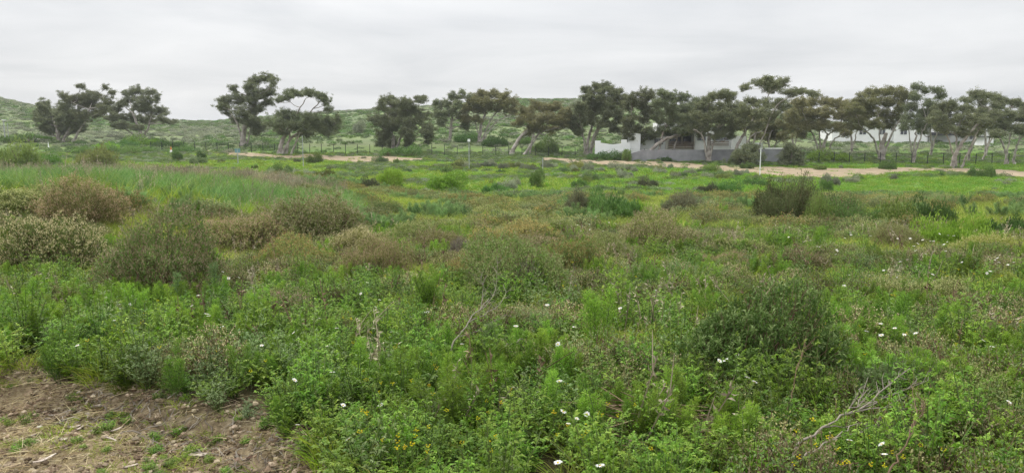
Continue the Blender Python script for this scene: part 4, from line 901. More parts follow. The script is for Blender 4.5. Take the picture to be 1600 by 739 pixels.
pole(733, 222, 265, 1.2, 'thin pole with a white block on top in mid-field', head='cap')
pole(848, 247, 272, 1.2, 'short thin grey post left of the sandy track')
pole(372, 232, 256, 1.4, 'short post carrying a blue-grey sign plate by the track', head='sign')
pole(8.5, 189, 223, 1.5, 'street lamp pole at the left edge', head='lamp', name='street_lamp')
pole(14, 193, 222, 0.9, 'thin second pole just right of the street lamp')
# left-hand bits
def cone_beacon(px, py0, py1, wpx, label, name, mats, cat):
    p = at(px, py1); k = p[1] / F; H = (py1 - py0) * k; W = wpx * k / 2
    root = tag(empty(name, p), label, cat)
    b = MB(); b.box((-W * 1.5, -W * 1.5, -0.1), (W * 1.5, W * 1.5, H * 0.12)); obj('base', b.mesh('base', [mats[0]]), root)
    b = MB(); b.tube([(0, 0, H * 0.12), (0, 0, H * 0.5)], [W, W * 0.65], 10); obj('body', b.mesh('body', [mats[1]], True), root)
    b = MB(); b.tube([(0, 0, H * 0.5), (0, 0, H * 0.72), (0, 0, H)], [W * 0.65, W * 0.42, W * 0.12], 10); obj('tip', b.mesh('tip', [mats[0]], True), root)
cone_beacon(267.5, 229, 240, 4, 'small orange and white cone in the grass below the left trees', 'marker_cone', ('orange_paint', 'white_paint'), 'cone')
cone_beacon(76, 222, 232, 2.2, 'small white beacon below the dense round gum', 'survey_beacon', ('white_paint', 'white_paint'), 'beacon')
def stone_heap(px, py, wpx, hpx, n, label):
    p = at(px, py); k = p[1] / F; rg = np.random.default_rng(int(px)); root = tag(empty('stone_heap', p), label, 'stone heap')
    sm_ = None
    for i in range(n):
        b = MB(); q = lumpy(rg, 5)[0]
        s = rg.uniform(0.35, 0.75); th = np.linspace(0, 2 * math.pi, 7)[:-1]
        rings = [(0.0, 0.75), (0.35, 1.0), (0.75, 0.8), (1.0, 0.05)]
        V = np.array([[math.cos(a) * r * rg.uniform(0.8, 1.15), math.sin(a) * r * rg.uniform(0.8, 1.15), z * 0.8] for z, r in rings for a in th]) * s
        Q = [(6 * r + j, 6 * r + (j + 1) % 6, 6 * r + 6 + (j + 1) % 6, 6 * r + 6 + j) for r in range(3) for j in range(6)]
        b.add(V, Q, 0.5)
        x = rg.uniform(-0.5, 0.5) * wpx * k; y = rg.uniform(-0.6, 0.6)
        zz = float(h(p[0] + x, p[1] + y)) - p[2] - 0.1 + rg.random() * 0.5 * hpx * k
        obj('stone', b.mesh('stone', ['stone']), root, (x, y, zz))
stone_heap(20, 222, 18, 6, 14, 'heap of pale stones beside the street lamp')
stone_heap(46, 222, 12, 7, 10, 'heap of pale stones left of the dense round gum')
stone_heap(60, 222, 14, 8, 12, 'taller heap of pale stones next to the dense round gum')

# ------------------------------------------------------------------ ground cover prototypes (unlinked, only instanced by the stuff objects)
def p_herb(seed, stems=15, H=0.30, leaf=0.055, mat='herb'):
    rg = np.random.default_rng(seed); b = MB()
    az = rg.uniform(0, 6.28, stems); ln = rg.uniform(0.15, 1.0, stems)
    out_ = np.stack([np.cos(az), np.sin(az), np.zeros(stems)], 1)
    L = H * rg.uniform(0.6, 1.1, stems); p0 = out_ * 0.02
    p1 = p0 + out_ * (L * ln * 0.6)[:, None] + np.array([0, 0, 1.0]) * (L * (1.1 - 0.45 * ln))[:, None]
    b.sticks(p0, p1, 0.0035, 0.002, rg, 1)
    per = 9; t = np.linspace(0.22, 1.0, per)[None] + 0.05 * rg.normal(size=(stems, per))
    P = (p0[:, None] + (p1 - p0)[:, None] * t[..., None]).reshape(-1, 3)
    a2 = (rg.random((stems, 1)) * 6.28 + np.arange(per)[None] * 2.4).ravel()
    D = nrm(np.stack([np.cos(a2), np.sin(a2), 0.25 + 0.45 * rg.random(len(a2))], 1)); s = leaf * rg.uniform(0.6, 1.2, len(P)) * np.tile(1.15 - 0.45 * np.linspace(0, 1, per), stems)
    S_ = nrm(np.cross(D, np.array([0, 0, 1.0]))); tone = rg.random(len(P))
    for (al, sd, wd, lg) in ((0.45, 0, 0.27, 0.8), (0.2, 1, 0.19, 0.55), (0.2, -1, 0.19, 0.55), (0.5, 1, 0.19, 0.5), (0.5, -1, 0.19, 0.5)):
        b.leaves(P + D * (s * al)[:, None], D + S_ * sd * 1.1, s * lg, s * wd, rg, 0, np.clip(0.6 * tone + 0.4 * rg.random(len(P)), 0, 1), up=np.array([0, 0, 1.0]))
    return b.mesh('herb', [mat, 'stem_green'])
def p_feather(seed, stems=3, H=0.5, mat='feather', spread=0.10, thread=0.032, droop=0.0):
    rg = np.random.default_rng(seed); b = MB()
    for k in range(stems):
        a = rg.uniform(0, 6.28); rr = spread * rg.random(); hh = H * rg.uniform(0.65, 1.0)
        b0 = np.array([math.cos(a) * rr * 0.4, math.sin(a) * rr * 0.4, 0]); tp = np.array([math.cos(a) * rr * 1.6, math.sin(a) * rr * 1.6, hh])
        b.sticks(b0[None], tp[None], 0.004, 0.002, rg, 1)
        nb = 46; t = np.linspace(0.12, 1.0, nb); B0 = b0 + (tp - b0) * t[:, None]
        az = np.arange(nb) * 2.4 + rg.random(); L = 0.15 * (1.05 - t) * (H / 0.5) + 0.03
        D = nrm(np.stack([np.cos(az), np.sin(az), 0.9 - droop + 0.6 * t], 1)); B1 = B0 + D * L[:, None]
        b.sticks(B0, B1, 0.0018, 0.001, rg, 1)
        per = 15; u = rg.random((nb, per)); P = (B0[:, None] + (B1 - B0)[:, None] * u[..., None]).reshape(-1, 3)
        DD = np.repeat(D, per, 0) + 0.75 * rg.normal(size=P.shape) - np.array([0, 0, droop])
        b.leaves(P, DD, thread * rg.uniform(0.7, 1.3, len(P)), 0.0042, rg, 0, np.clip(np.repeat(t, per) * 0.5 + 0.5 * rg.random(len(P)), 0, 1))
    return b.mesh('feather', [mat, 'stem_green'])
def p_grass(seed, n=46, L=0.30, R=0.07, mat='grass', W=0.006, bend=0.4, seg=3):
    rg = np.random.default_rng(seed); b = MB(); az = rg.uniform(0, 6.28, n); r0 = np.sqrt(rg.random(n)) * R
    P = np.stack([np.cos(az) * r0, np.sin(az) * r0, np.zeros(n)], 1)
    D = np.stack([np.cos(az) * 0.3, np.sin(az) * 0.3, np.ones(n)], 1) + 0.22 * rg.normal(size=(n, 3))
    b.blades(P, D, L * rg.uniform(0.45, 1.1, n), W, bend, rg, 0, seg)
    return b.mesh('tuft', [mat])
def p_shrublet(seed, mat='olive_green', spray='tan', R=0.24, n=330, bit=0.02):
    rg = np.random.default_rng(seed); b = MB()
    v, r, s = lumpy(rg, n, amp=0.4, inner=0.55, low=-0.05); c = v * (r * s * R)[:, None] * np.array([1, 1, 0.85])
    d_ = nrm(v * 0.7 + np.array([0, 0, 0.8]) + 0.4 * rg.normal(size=v.shape)); L = rg.uniform(0.04, 0.10, len(v))
    b.sticks(c - d_ * 0.06, c + d_ * L[:, None], 0.0025, 0.001, rg, 2)
    for k in range(4): b.leaves(c + d_ * (L * rg.random(len(v)) * 0.8)[:, None], d_ + 0.9 * rg.normal(size=v.shape), bit * rg.uniform(0.8, 1.5, len(v)), bit * 0.5, rg, 0)
    for k in range(4): b.leaves(c + d_ * (L * (0.5 + 0.5 * rg.random(len(v))))[:, None] + 0.008 * rg.normal(size=c.shape), d_ + 0.9 * rg.normal(size=v.shape), bit * rg.uniform(0.5, 0.9, len(v)), bit * 0.4, rg, 1)
    return b.mesh('shrublet', [mat, spray, 'twig_brown'])
def p_scrub(seed, mat, R=0.7, n=420, leaf=0.10, hgt=0.6):
    rg = np.random.default_rng(seed); b = MB(); v, r, s = lumpy(rg, n, amp=0.4, inner=0.4, low=-0.05)
    c = v * (r * s * R)[:, None] * np.array([1, 1, hgt])
    b.leaves(c, v * 0.6 + np.array([0, 0, 0.6]) + 0.7 * rg.normal(size=c.shape), leaf * rg.uniform(0.7, 1.6, len(c)), leaf * 0.45, rg)
    return b.mesh('scrub', [mat])
def p_straw(seed, n=14):
    rg = np.random.default_rng(seed); b = MB(); a = rg.uniform(0, 6.28, n); P = np.stack([rg.uniform(-.12, .12, n), rg.uniform(-.12, .12, n), rg.uniform(0.003, 0.02, n)], 1)
    D = np.stack([np.cos(a), np.sin(a), rg.normal(size=n) * 0.12], 1)
    b.blades(P, D, rg.uniform(0.05, 0.18, n), 0.004, 0.15, rg, 0, 2)
    return b.mesh('straw', ['straw'])
def p_stalks(seed, n=26, H=0.7, mat='dry_stalk'):
    rg = np.random.default_rng(seed); b = MB(); p0 = np.stack([rg.uniform(-.3, .3, n), rg.uniform(-.3, .3, n), np.zeros(n)], 1)
    p1 = p0 + np.stack([rg.normal(size=n) * 0.1, rg.normal(size=n) * 0.1, H * rg.uniform(0.5, 1.1, n)], 1)
    b.sticks(p0, p1, 0.006, 0.003, rg, 0)
    q = p0 + (p1 - p0) * rg.uniform(0.4, 0.9, (n, 1)); e = q + np.stack([rg.normal(size=n) * 0.08, rg.normal(size=n) * 0.08, 0.15 * np.ones(n)], 1); b.sticks(q, e, 0.004, 0.002, rg, 0)
    b.leaves(np.repeat(p1, 8, 0) - rg.random((8 * n, 1)) * (np.repeat(p1 - p0, 8, 0)) * 0.45, rg.normal(size=(8 * n, 3)) + np.array([0, 0, .6]), 0.05, 0.018, rg, 0)
    return b.mesh('stalks', [mat])
def rot_tilt(n, tilt=0.15):
    return np.stack([rng.normal(size=n) * tilt, rng.normal(size=n) * tilt, rng.uniform(0, 6.28, n)], 1)
def scatter(name, protos, X, Y, scale, label, lift=0.0, tilt=0.12, idx=None, sz=None):
    n = len(X)
    if n == 0: return
    pc = bpy.data.collections.new(name + '_sources')
    for i, me in enumerate(protos):
        pc.objects.link(bpy.data.objects.new('%s_source_%02d' % (name, i), me))
    Z = h(X, Y) + lift
    me = bpy.data.meshes.new(name); me.vertices.add(n)
    me.vertices.foreach_set('co', np.stack([X, Y, Z], 1).astype(np.float32).ravel())
    def attr(nm, ty, val, key):
        a = me.attributes.new(nm, ty, 'POINT'); a.data.foreach_set(key, np.ascontiguousarray(val).ravel())
    attr('rot', 'FLOAT_VECTOR', rot_tilt(n, tilt).astype(np.float32), 'vector')
    s3 = np.stack([scale, scale, scale if sz is None else scale * sz], 1)
    attr('scl', 'FLOAT_VECTOR', s3.astype(np.float32), 'vector')
    attr('idx', 'INT', (rng.integers(0, len(protos), n) if idx is None else idx).astype(np.int32), 'value')
    o = obj(name, me); tag(o, label, None, None, 'stuff')
    g = bpy.data.node_groups.new(name + '_nodes', 'GeometryNodeTree'); g.is_modifier = True
    g.interface.new_socket('Geometry', in_out='INPUT', socket_type='NodeSocketGeometry'); g.interface.new_socket('Geometry', in_out='OUTPUT', socket_type='NodeSocketGeometry')
    gi = g.nodes.new('NodeGroupInput'); go = g.nodes.new('NodeGroupOutput'); ip = g.nodes.new('GeometryNodeInstanceOnPoints'); ci = g.nodes.new('GeometryNodeCollectionInfo')
    ci.inputs['Collection'].default_value = pc; ci.inputs['Separate Children'].default_value = True; ci.inputs['Reset Children'].default_value = True
    def na(nm, ty):
        n_ = g.nodes.new('GeometryNodeInputNamedAttribute'); n_.data_type = ty; n_.inputs['Name'].default_value = nm; return n_.outputs['Attribute']
    e2r = g.nodes.new('FunctionNodeEulerToRotation'); g.links.new(na('rot', 'FLOAT_VECTOR'), e2r.inputs[0])
    ip.inputs['Pick Instance'].default_value = True
    g.links.new(gi.outputs[0], ip.inputs['Points']); g.links.new(ci.outputs[0], ip.inputs['Instance']); g.links.new(e2r.outputs[0], ip.inputs['Rotation'])
    g.links.new(na('scl', 'FLOAT_VECTOR'), ip.inputs['Scale']); g.links.new(na('idx', 'INT'), ip.inputs['Instance Index'])
    g.links.new(ip.outputs[0], go.inputs[0])
    md = o.modifiers.new('scatter', 'NODES'); md.node_group = g
    return o
def fan(n, d0, d1, half=0.86, margin=2.0):
    d = np.sqrt(rng.uniform(d0 * d0, d1 * d1, n)); X = rng.uniform(-1, 1, n) * (half * d + margin); return X, d
def on_track(X, Y):
    r = np.zeros(len(X), bool)
    for T in (TR1, TR2):
        A = T.reshape(-1, 9, 3); lo_, hi_ = A[:, 0], A[:, -1]
        o_ = np.argsort(lo_[:, 0]); ylo = np.interp(X, lo_[o_, 0], lo_[o_, 1]); o2 = np.argsort(hi_[:, 0]); yhi = np.interp(X, hi_[o2, 0], hi_[o2, 1])
        r |= (X > lo_[:, 0].min()) & (X < lo_[:, 0].max()) & (Y > ylo + 0.3) & (Y < yhi - 0.3)
    return r
LUSH = [zone((230, 540), (1.6, 0.9)), zone((560, 600), (1.3, 1.0)), zone((700, 660), (1.2, 0.7)), zone((1000, 700), (1.2, 0.5))]
FEATH = [zone((240, 500), (0.7, 0.5)), zone((690, 640), (0.5, 0.35)), zone((935, 520), (0.35, 0.3)), zone((1400, 500), (0.5, 0.5)), zone((640, 470), (0.5, 0.5)), zone((1060, 700), (0.6, 0.3)), zone((1420, 640), (0.3, 0.25)), zone((820, 620), (0.4, 0.3))]
YEL = [zone((380, 412), (1.2, 1.0)), zone((170, 345), (1.0, 1.5)), zone((640, 440), (0.5, 0.8)), zone((960, 560), (0.5, 0.5)), zone((1530, 395), (3.0, 2.0)), zone((300, 370), (2.0, 2.0)), zone((620, 350), (2.5, 1.6)), zone((1260, 360), (5, 1.5))]
def anyblob(Zs, X, Y): return np.max([blob(z, X, Y) for z in Zs], axis=0)
FRONT = zone((1180, 622), (0.62, 0.28)); GREYZ = zone((350, 600), (0.55, 0.6))
# near carpet
X, Y = fan(11500, 2.9, 17.0)
xe, ye_ = fan(1900, 2.5, 6.5); X = np.concatenate([X, xe]); Y = np.concatenate([Y, ye_])
for bx, by, br in BIG:
    n0 = int(26 + 60 * br); a0 = rng.uniform(0, 6.28, n0); r0 = br * rng.uniform(0.8, 1.35, n0)
    X = np.concatenate([X, bx + np.cos(a0) * r0]); Y = np.concatenate([Y, by + np.sin(a0) * r0])
b = bank_side(X, Y); keep = ~((b < 0.0) & (Y < 6.8)) & ~((blob(FRONT, X, Y) > 0.4) & (rng.random(len(X)) < 0.8)); X, Y = X[keep], Y[keep]
dens_ = np.where(Y < 8, 1.0, 0.72); kk = rng.random(len(X)) < dens_; X, Y = X[kk], Y[kk]
A_ = fbm(X * 0.55 + 7, Y * 0.55 + 3, 3); B_ = fbm(X * 0.8 + 31, Y * 0.8 + 11, 3)
r_ = rng.random(len(X)); lush = anyblob(LUSH, X, Y); fe = anyblob(FEATH, X, Y); ye = anyblob(YEL, X, Y)
near = 1 - sm(6.0, 10.0, Y)
kind = np.full(len(X), 'grass', dtype='<U12')
kind[r_ < 0.28 + 0.32 * near] = 'herb'
kind[(A_ > 0.49) & (r_ < 0.54 - 0.36 * near)] = 'shrublet'
kind[(B_ > 0.60) & (r_ > 0.5)] = 'feather'
kind[(lush > 0.4) & (r_ < 0.75)] = 'herb'
kind[(fe > 0.4) & (r_ < 0.7)] = 'feather'
kind[(ye > 0.4) & (r_ < 0.85)] = 'grassy'
kind[(A_ < 0.40) & (kind == 'grass') & (r_ > 0.6)] = 'grassy'
def sub(k): s_ = kind == k; return X[s_], Y[s_], s_.sum()
x_, y_, n_ = sub('herb'); scatter('leafy_weeds', [p_herb(s) for s in (1, 2, 3, 4)] + [p_herb(5, mat='herb_grey', leaf=0.04)], x_, y_, rng.uniform(0.55, 1.15, n_), 'carpet of leafy green weeds over the near field',
        idx=np.where(rng.random(n_) < 0.14 + 0.6 * blob(GREYZ, x_, y_), 4, rng.integers(0, 4, n_)), sz=0.75 + 0.95 * rng.random(n_) ** 1.6)
x_, y_, n_ = sub('feather'); scatter('feathery_weeds', [p_feather(s) for s in (1, 2, 3)], x_, y_, rng.uniform(0.4, 0.8, n_), 'patches of soft feathery green weeds in the near field')
x_, y_, n_ = sub('grass'); scatter('meadow_grass', [p_grass(s) for s in (1, 2, 3)], x_, y_, rng.uniform(0.6, 1.15, n_), 'green grass tufts between the weeds')
x_, y_, n_ = sub('grassy'); scatter('yellow_grass', [p_grass(s, mat='grass_yellow') for s in (4, 5)], x_, y_, rng.uniform(0.6, 1.15, n_), 'yellow-green grass patches between the shrubs')
x_, y_, n_ = sub('shrublet'); scatter('low_scrub', [p_shrublet(1), p_shrublet(2, 'olive_green', 'tan_olive'), p_shrublet(3, 'silver_green', 'herb_grey'), p_shrublet(4, 'olive_green', 'tan_olive'), p_shrublet(5, 'herb_grey', 'tan_olive'), p_shrublet(6, 'herb', 'herb_grey')], x_, y_, rng.uniform(0.6, 1.25, n_), 'low tan and grey-green scrub filling the near field')
X, Y = fan(260, 3.6, 17.0); k = bank_side(X, Y) > 0.2; X, Y = X[k], Y[k]
scatter('dead_stems', [p_stalks(s, 7, 0.48) for s in (1, 2)] + [p_stalks(3, 5, 0.5, 'twig_brown')], X, Y, rng.uniform(0.6, 1.05, len(X)), 'thin dead stems standing among the weeds', 0.0, 0.25)
# bank lip and bare earth: dry straw, sparse green bits
X, Y = fan(15000, 2.6, 6.6); b = bank_side(X, Y); k = (b < 0.3) & (rng.random(len(X)) < 0.25 + 1.2 * sm(0.4, 0.65, fbm(X * 1.3 + 4, Y * 1.3 + 8, 3))); X, Y = X[k], Y[k]
scatter('dry_straw', [p_straw(s) for s in (1, 2, 3)], X, Y, rng.uniform(0.4, 0.9, len(X)), 'dry straw and stalks strewn on the bare earth', 0.0, 0.08)
X, Y = fan(9000, 2.6, 6.6); b = bank_side(X, Y); k = (b < 0.1) & (fbm(X * 1.6 + 9, Y * 1.6, 3) + 0.12 * sm(-0.3, 0.1, b) > 0.42); X, Y = X[k], Y[k]
scatter('sparse_sprouts', [p_grass(21, 22, 0.09, 0.06, 'grass_yellow', 0.005, 0.6, 2), p_herb(22, 7, 0.07, 0.03), p_grass(24, 26, 0.07, 0.08, 'straw', 0.004, 0.9, 2), p_grass(25, 22, 0.07, 0.08, 'grass_yellow', 0.005, 0.9, 2), p_grass(23, 18, 0.08, 0.06, 'grass', 0.005, 0.6, 2)], X, Y, rng.uniform(0.4, 1.0, len(X)), 'sparse short sprouts on the bare earth')
def p_clods(seed, n=9, mat='stone'):
    rg = np.random.default_rng(seed); b = MB(); th = np.linspace(0, 2 * math.pi, 6)[:-1]
    for k in range(n):
        V = np.array([[math.cos(a) * r * rg.uniform(0.7, 1.2), math.sin(a) * r * rg.uniform(0.7, 1.2), z * rg.uniform(0.8, 1.2)] for z, r in ((-0.3, 0.8), (0.2, 1.0), (0.6, 0.5), (0.7, 0.05)) for a in th]) * rg.uniform(0.004, 0.02)
        b.add(V + np.array([rg.uniform(-.1, .1), rg.uniform(-.1, .1), 0]), [(5 * r + j, 5 * r + (j + 1) % 5, 5 * r + 5 + (j + 1) % 5, 5 * r + 5 + j) for r in range(3) for j in range(5)], rg.random())
    return b.mesh('clods', [mat])
leaf_mat('clod', (0.09, 0.065, 0.04), (0.19, 0.145, 0.092), (0.34, 0.28, 0.195), trans=0.0, rough=0.95, spec=0.1)
X, Y = fan(6500, 2.6, 6.6); b = bank_side(X, Y); k = b < 0.25; X, Y = X[k], Y[k]
scatter('earth_clods', [p_clods(s, mat='clod') for s in (1, 2, 3)], X, Y, rng.uniform(0.5, 1.4, len(X)), 'crumbs and clods of brown earth on the bare patch')
def p_litter(seed, n=16):
    rg = np.random.default_rng(seed); b = MB(); P = np.stack([rg.uniform(-.1, .1, n), rg.uniform(-.1, .1, n), rg.uniform(0.002, 0.015, n)], 1)
    b.leaves(P, np.stack([rg.normal(size=n), rg.normal(size=n), 0.15 * rg.normal(size=n)], 1), rg.uniform(0.02, 0.06, n), rg.uniform(0.005, 0.014, n), rg)
    return b.mesh('litter', ['twig_brown'])
X, Y = fan(7000, 2.6, 6.6); b = bank_side(X, Y); k = (b < 0.3) & (fbm(X * 1.9 + 40, Y * 1.9, 3) > 0.46); X, Y = X[k], Y[k]
scatter('leaf_litter', [p_litter(s) for s in (1, 2)], X, Y, rng.uniform(0.6, 1.2, len(X)), 'dark dead leaves and bits on the bare earth', 0.0, 0.08)
# middle field
X, Y = fan(13500, 16.5, 44, 0.84, 4.0)
A_ = fbm(X * 0.28 + 17, Y * 0.28 + 3, 3); B_ = fbm(X * 0.4 + 3, Y * 0.4 + 51, 3); r_ = rng.random(len(X))
TALL = np.clip(sm(2.5, 6.5, -X - 0.12 * (Y - 20)) * sm(16.5, 18.5, Y) * (1 - sm(26, 30, Y)), 0, 1)
kind = np.full(len(X), 'grass', dtype='<U12')
kind[(r_ < 0.52)] = 'grassy'
kind[(A_ > 0.535) & (r_ < 0.46)] = 'shrublet'
kind[(B_ > 0.655)] = 'bluish'
kind[(TALL + 0.9 * (B_ - 0.5) > 0.5) & (r_ < 0.93)] = 'tall'
dry = (X < -7 - 2 * A_) & (Y > 27) & (Y < 36) & (r_ < 0.34); kind[dry] = 'stalk'
x_, y_, n_ = sub('grass'); scatter('mid_grass', [p_grass(s, 60, 0.42, 0.2, 'grass', 0.011) for s in (31, 32)], x_, y_, rng.uniform(0.7, 1.2, n_), 'green grass of the middle field')
x_, y_, n_ = sub('grassy'); scatter('mid_yellow_grass', [p_grass(s, 60, 0.40, 0.2, 'grass_yellow', 0.011) for s in (33, 34)], x_, y_, rng.uniform(0.7, 1.2, n_), 'yellowish grass of the middle field')
x_, y_, n_ = sub('shrublet'); scatter('mid_scrub', [p_shrublet(41, spray='tan_olive', R=0.42, n=420, bit=0.035), p_shrublet(42, 'olive_green', 'tan_olive', 0.42, 420, 0.035), p_shrublet(43, 'silver_green', 'tan_olive', 0.42, 420, 0.035), p_shrublet(44, 'olive_green', 'rust', 0.42, 420, 0.035)], x_, y_, rng.uniform(0.6, 1.2, n_), 'low scrub of the middle field')
x_, y_, n_ = sub('bluish'); scatter('mid_weeds', [p_feather(s, 4, 0.55, 'feather_blue', 0.25, 0.06) for s in (51, 52)], x_, y_, rng.uniform(0.6, 1.1, n_), 'blue-green weeds of the middle field')
x_, y_, n_ = sub('tall'); scatter('tall_grass', [p_grass(s, 60, 0.75, 0.2, 'grass_blue', 0.016, 0.22) for s in (61, 62)] + [p_grass(63, 60, 0.62, 0.2, 'grass', 0.014, 0.3), p_stalks(64, 10, 0.75)], x_, y_, rng.uniform(0.5, 1.0, n_) * (0.75 + 0.5 * fbm(x_ * 0.5, y_ * 0.5, 2)), 'tall blue-green grass on the left rise', idx=np.where(rng.random(n_) < 0.6 * sm(22, 18, y_) + 0.15, 2, np.where(rng.random(n_) < 0.1, 3, rng.integers(0, 2, n_))))
x_, y_, n_ = sub('stalk'); scatter('dry_stalks', [p_stalks(s) for s in (71, 72)], x_, y_, rng.uniform(0.6, 1.1, n_), 'dry grey stalks behind the tall grass on the left rise')
# green hollow up to the track
X, Y = fan(26000, 43, 150, 0.84, 6.0); k = ~on_track(X, Y) | (rng.random(len(X)) < 0.05); X, Y = X[k], Y[k]
A_ = fbm(X * 0.09 + 17, Y * 0.16 + 3, 4); r_ = rng.random(len(X)); px_ = 800 + F * X / Y
right = sm(850, 1000, px_)
kind = np.where(r_ < 0.35 + 0.4 * right, 'bright', 'grass').astype('<U12')
kind[(A_ > 0.56 + 0.05 * right) & (r_ < 0.8)] = 'scrub'
kind[(Y > 112) & (px_ > 680) & (px_ < 1180) & (A_ > 0.42)] = 'scrub'
kind[(Y > 128) & (r_ < 0.5)] = 'scrub'
x_, y_, n_ = sub('bright'); scatter('hollow_grass', [p_grass(s, 40, 0.34, 0.45, 'grass_bright', 0.03, 0.4, 2) for s in (81, 82)], x_, y_, rng.uniform(0.7, 1.5, n_), 'bright green grass of the hollow')
x_, y_, n_ = sub('grass'); scatter('hollow_pale_grass', [p_grass(s, 40, 0.36, 0.45, 'grass', 0.03, 0.4, 2) for s in (83, 84)], x_, y_, rng.uniform(0.7, 1.5, n_), 'duller green grass of the hollow')
x_, y_, n_ = sub('scrub'); scatter('hollow_scrub', [p_scrub(91, 'scrub_grey'), p_scrub(92, 'scrub_green'), p_scrub(93, 'olive_green'), p_scrub(94, 'mid_green')], x_, y_, rng.uniform(0.4, 1.0, n_), 'low grey-green scrub of the hollow and the far bank')
# hillside
X, Y = fan(56000, 148, 470, 0.82, 20.0)
A_ = fbm(X * 0.03 + 7, Y * 0.03 + 3, 4); r_ = rng.random(len(X)); k = r_ < 0.35 + 1.1 * sm(0.40, 0.62, A_)
X, Y, A_ = X[k], Y[k], A_[k]
B_ = fbm(X * 0.02 + 57, Y * 0.02 + 13, 3)
ii = np.where(B_ + 0.15 * rng.normal(size=len(X)) > 0.5, rng.integers(0, 2, len(X)), rng.integers(2, 5, len(X)))
scatter('hillside_scrub', [p_scrub(101, 'scrub_grey', 1.0, 200, 0.25), p_scrub(102, 'scrub_grey', 1.0, 200, 0.25), p_scrub(103, 'scrub_green', 1.0, 200, 0.25), p_scrub(104, 'scrub_green', 1.0, 200, 0.25), p_scrub(105, 'mid_green', 1.0, 200, 0.25)], X, Y,
        0.4 + 1.1 * rng.random(len(X)) ** 2, 'grey-green scrub covering the hillside', idx=ii, sz=0.75)

# ------------------------------------------------------------------ single plants, flowers, dead wood, bark
FW = [p_feather(s, st_, 0.55, mt, sp_, 0.034) for s, st_, mt, sp_ in ((201, 1, 'feather', 0.05), (202, 3, 'feather', 0.12), (203, 5, 'feather', 0.16), (204, 1, 'feather_blue', 0.04))]
FB = p_feather(205, 9, 0.5, 'feather', 0.26, 0.045, droop=0.7)
def weed(px, py, hpx, v, label, me=None):
    p = at(px, py); k = p[1] / F; s = (hpx * k + 0.10) / 0.55
    o = obj('feathery_weed', me or FW[v], None, p - np.array([0, 0, 0.01])); o.scale = (s, s, s); o.rotation_euler = (0, 0, rng.uniform(0, 6.28))
    tag(o, label, 'weed', 'single feathery weeds')
weed(934, 572, 112, 1, 'tall feathery weed left of the dark leafy bush')
weed(762, 605, 92, 3, 'narrow dark feathery weed spike beside the short fallen branch')
weed(705, 700, 118, 2, 'big drooping feathery weed at the bottom centre', FB)
weed(340, 500, 84, 3, 'narrow dark feathery spike in front of the large round tan shrub')
weed(276, 505, 74, 3, 'blue-green feathery spike left of the narrow dark one')
weed(235, 520, 70, 2, 'bushy feathery weed beside the leftmost daisies')
weed(410, 540, 56, 1, 'feathery weed among the daisies right of the large tan shrub')
weed(855, 690, 96, 1, 'feathery weed left of the dry brown twig pile')
weed(925, 700, 84, 2, 'feathery weed at the foot of the dry brown twig pile')
weed(1032, 715, 80, 0, 'single-stemmed feathery weed right of the twig pile')
weed(1065, 720, 78, 1, 'feathery weed at the bottom edge, right of the twig pile')
weed(1440, 700, 74, 1, 'feathery weed in front of the fallen grey branch')
weed(1310, 735, 70, 2, 'feathery weed at the bottom edge below the fallen branch')
weed(1345, 540, 66, 2, 'feathery weed patch beside the small lime bush')
weed(1400, 540, 72, 1, 'feathery weed right of the small lime bush')
weed(1465, 545, 70, 2, 'broad feathery weed in front of the dry brown shrub')
weed(680, 500, 70, 2, 'feathery weed left of the leaning dead branch')
weed(848, 470, 64, 1, 'feathery weed right of the leaning dead branch')
weed(1275, 410, 50, 1, 'feathery weed on the slope below the dark thicket')
weed(1130, 352, 30, 1, 'distant feathery weed near the pale grass crest')
weed(560, 610, 70, 1, 'feathery weed among yellow flowers')
weed(1165, 735, 80, 1, 'feathery weed at the bottom edge under the grey-green shrub')
weed(1550, 735, 74, 2, 'feathery weed in the bottom right corner')
weed(985, 535, 60, 0, 'thin feathery weed between tall weed and dark leafy bush')

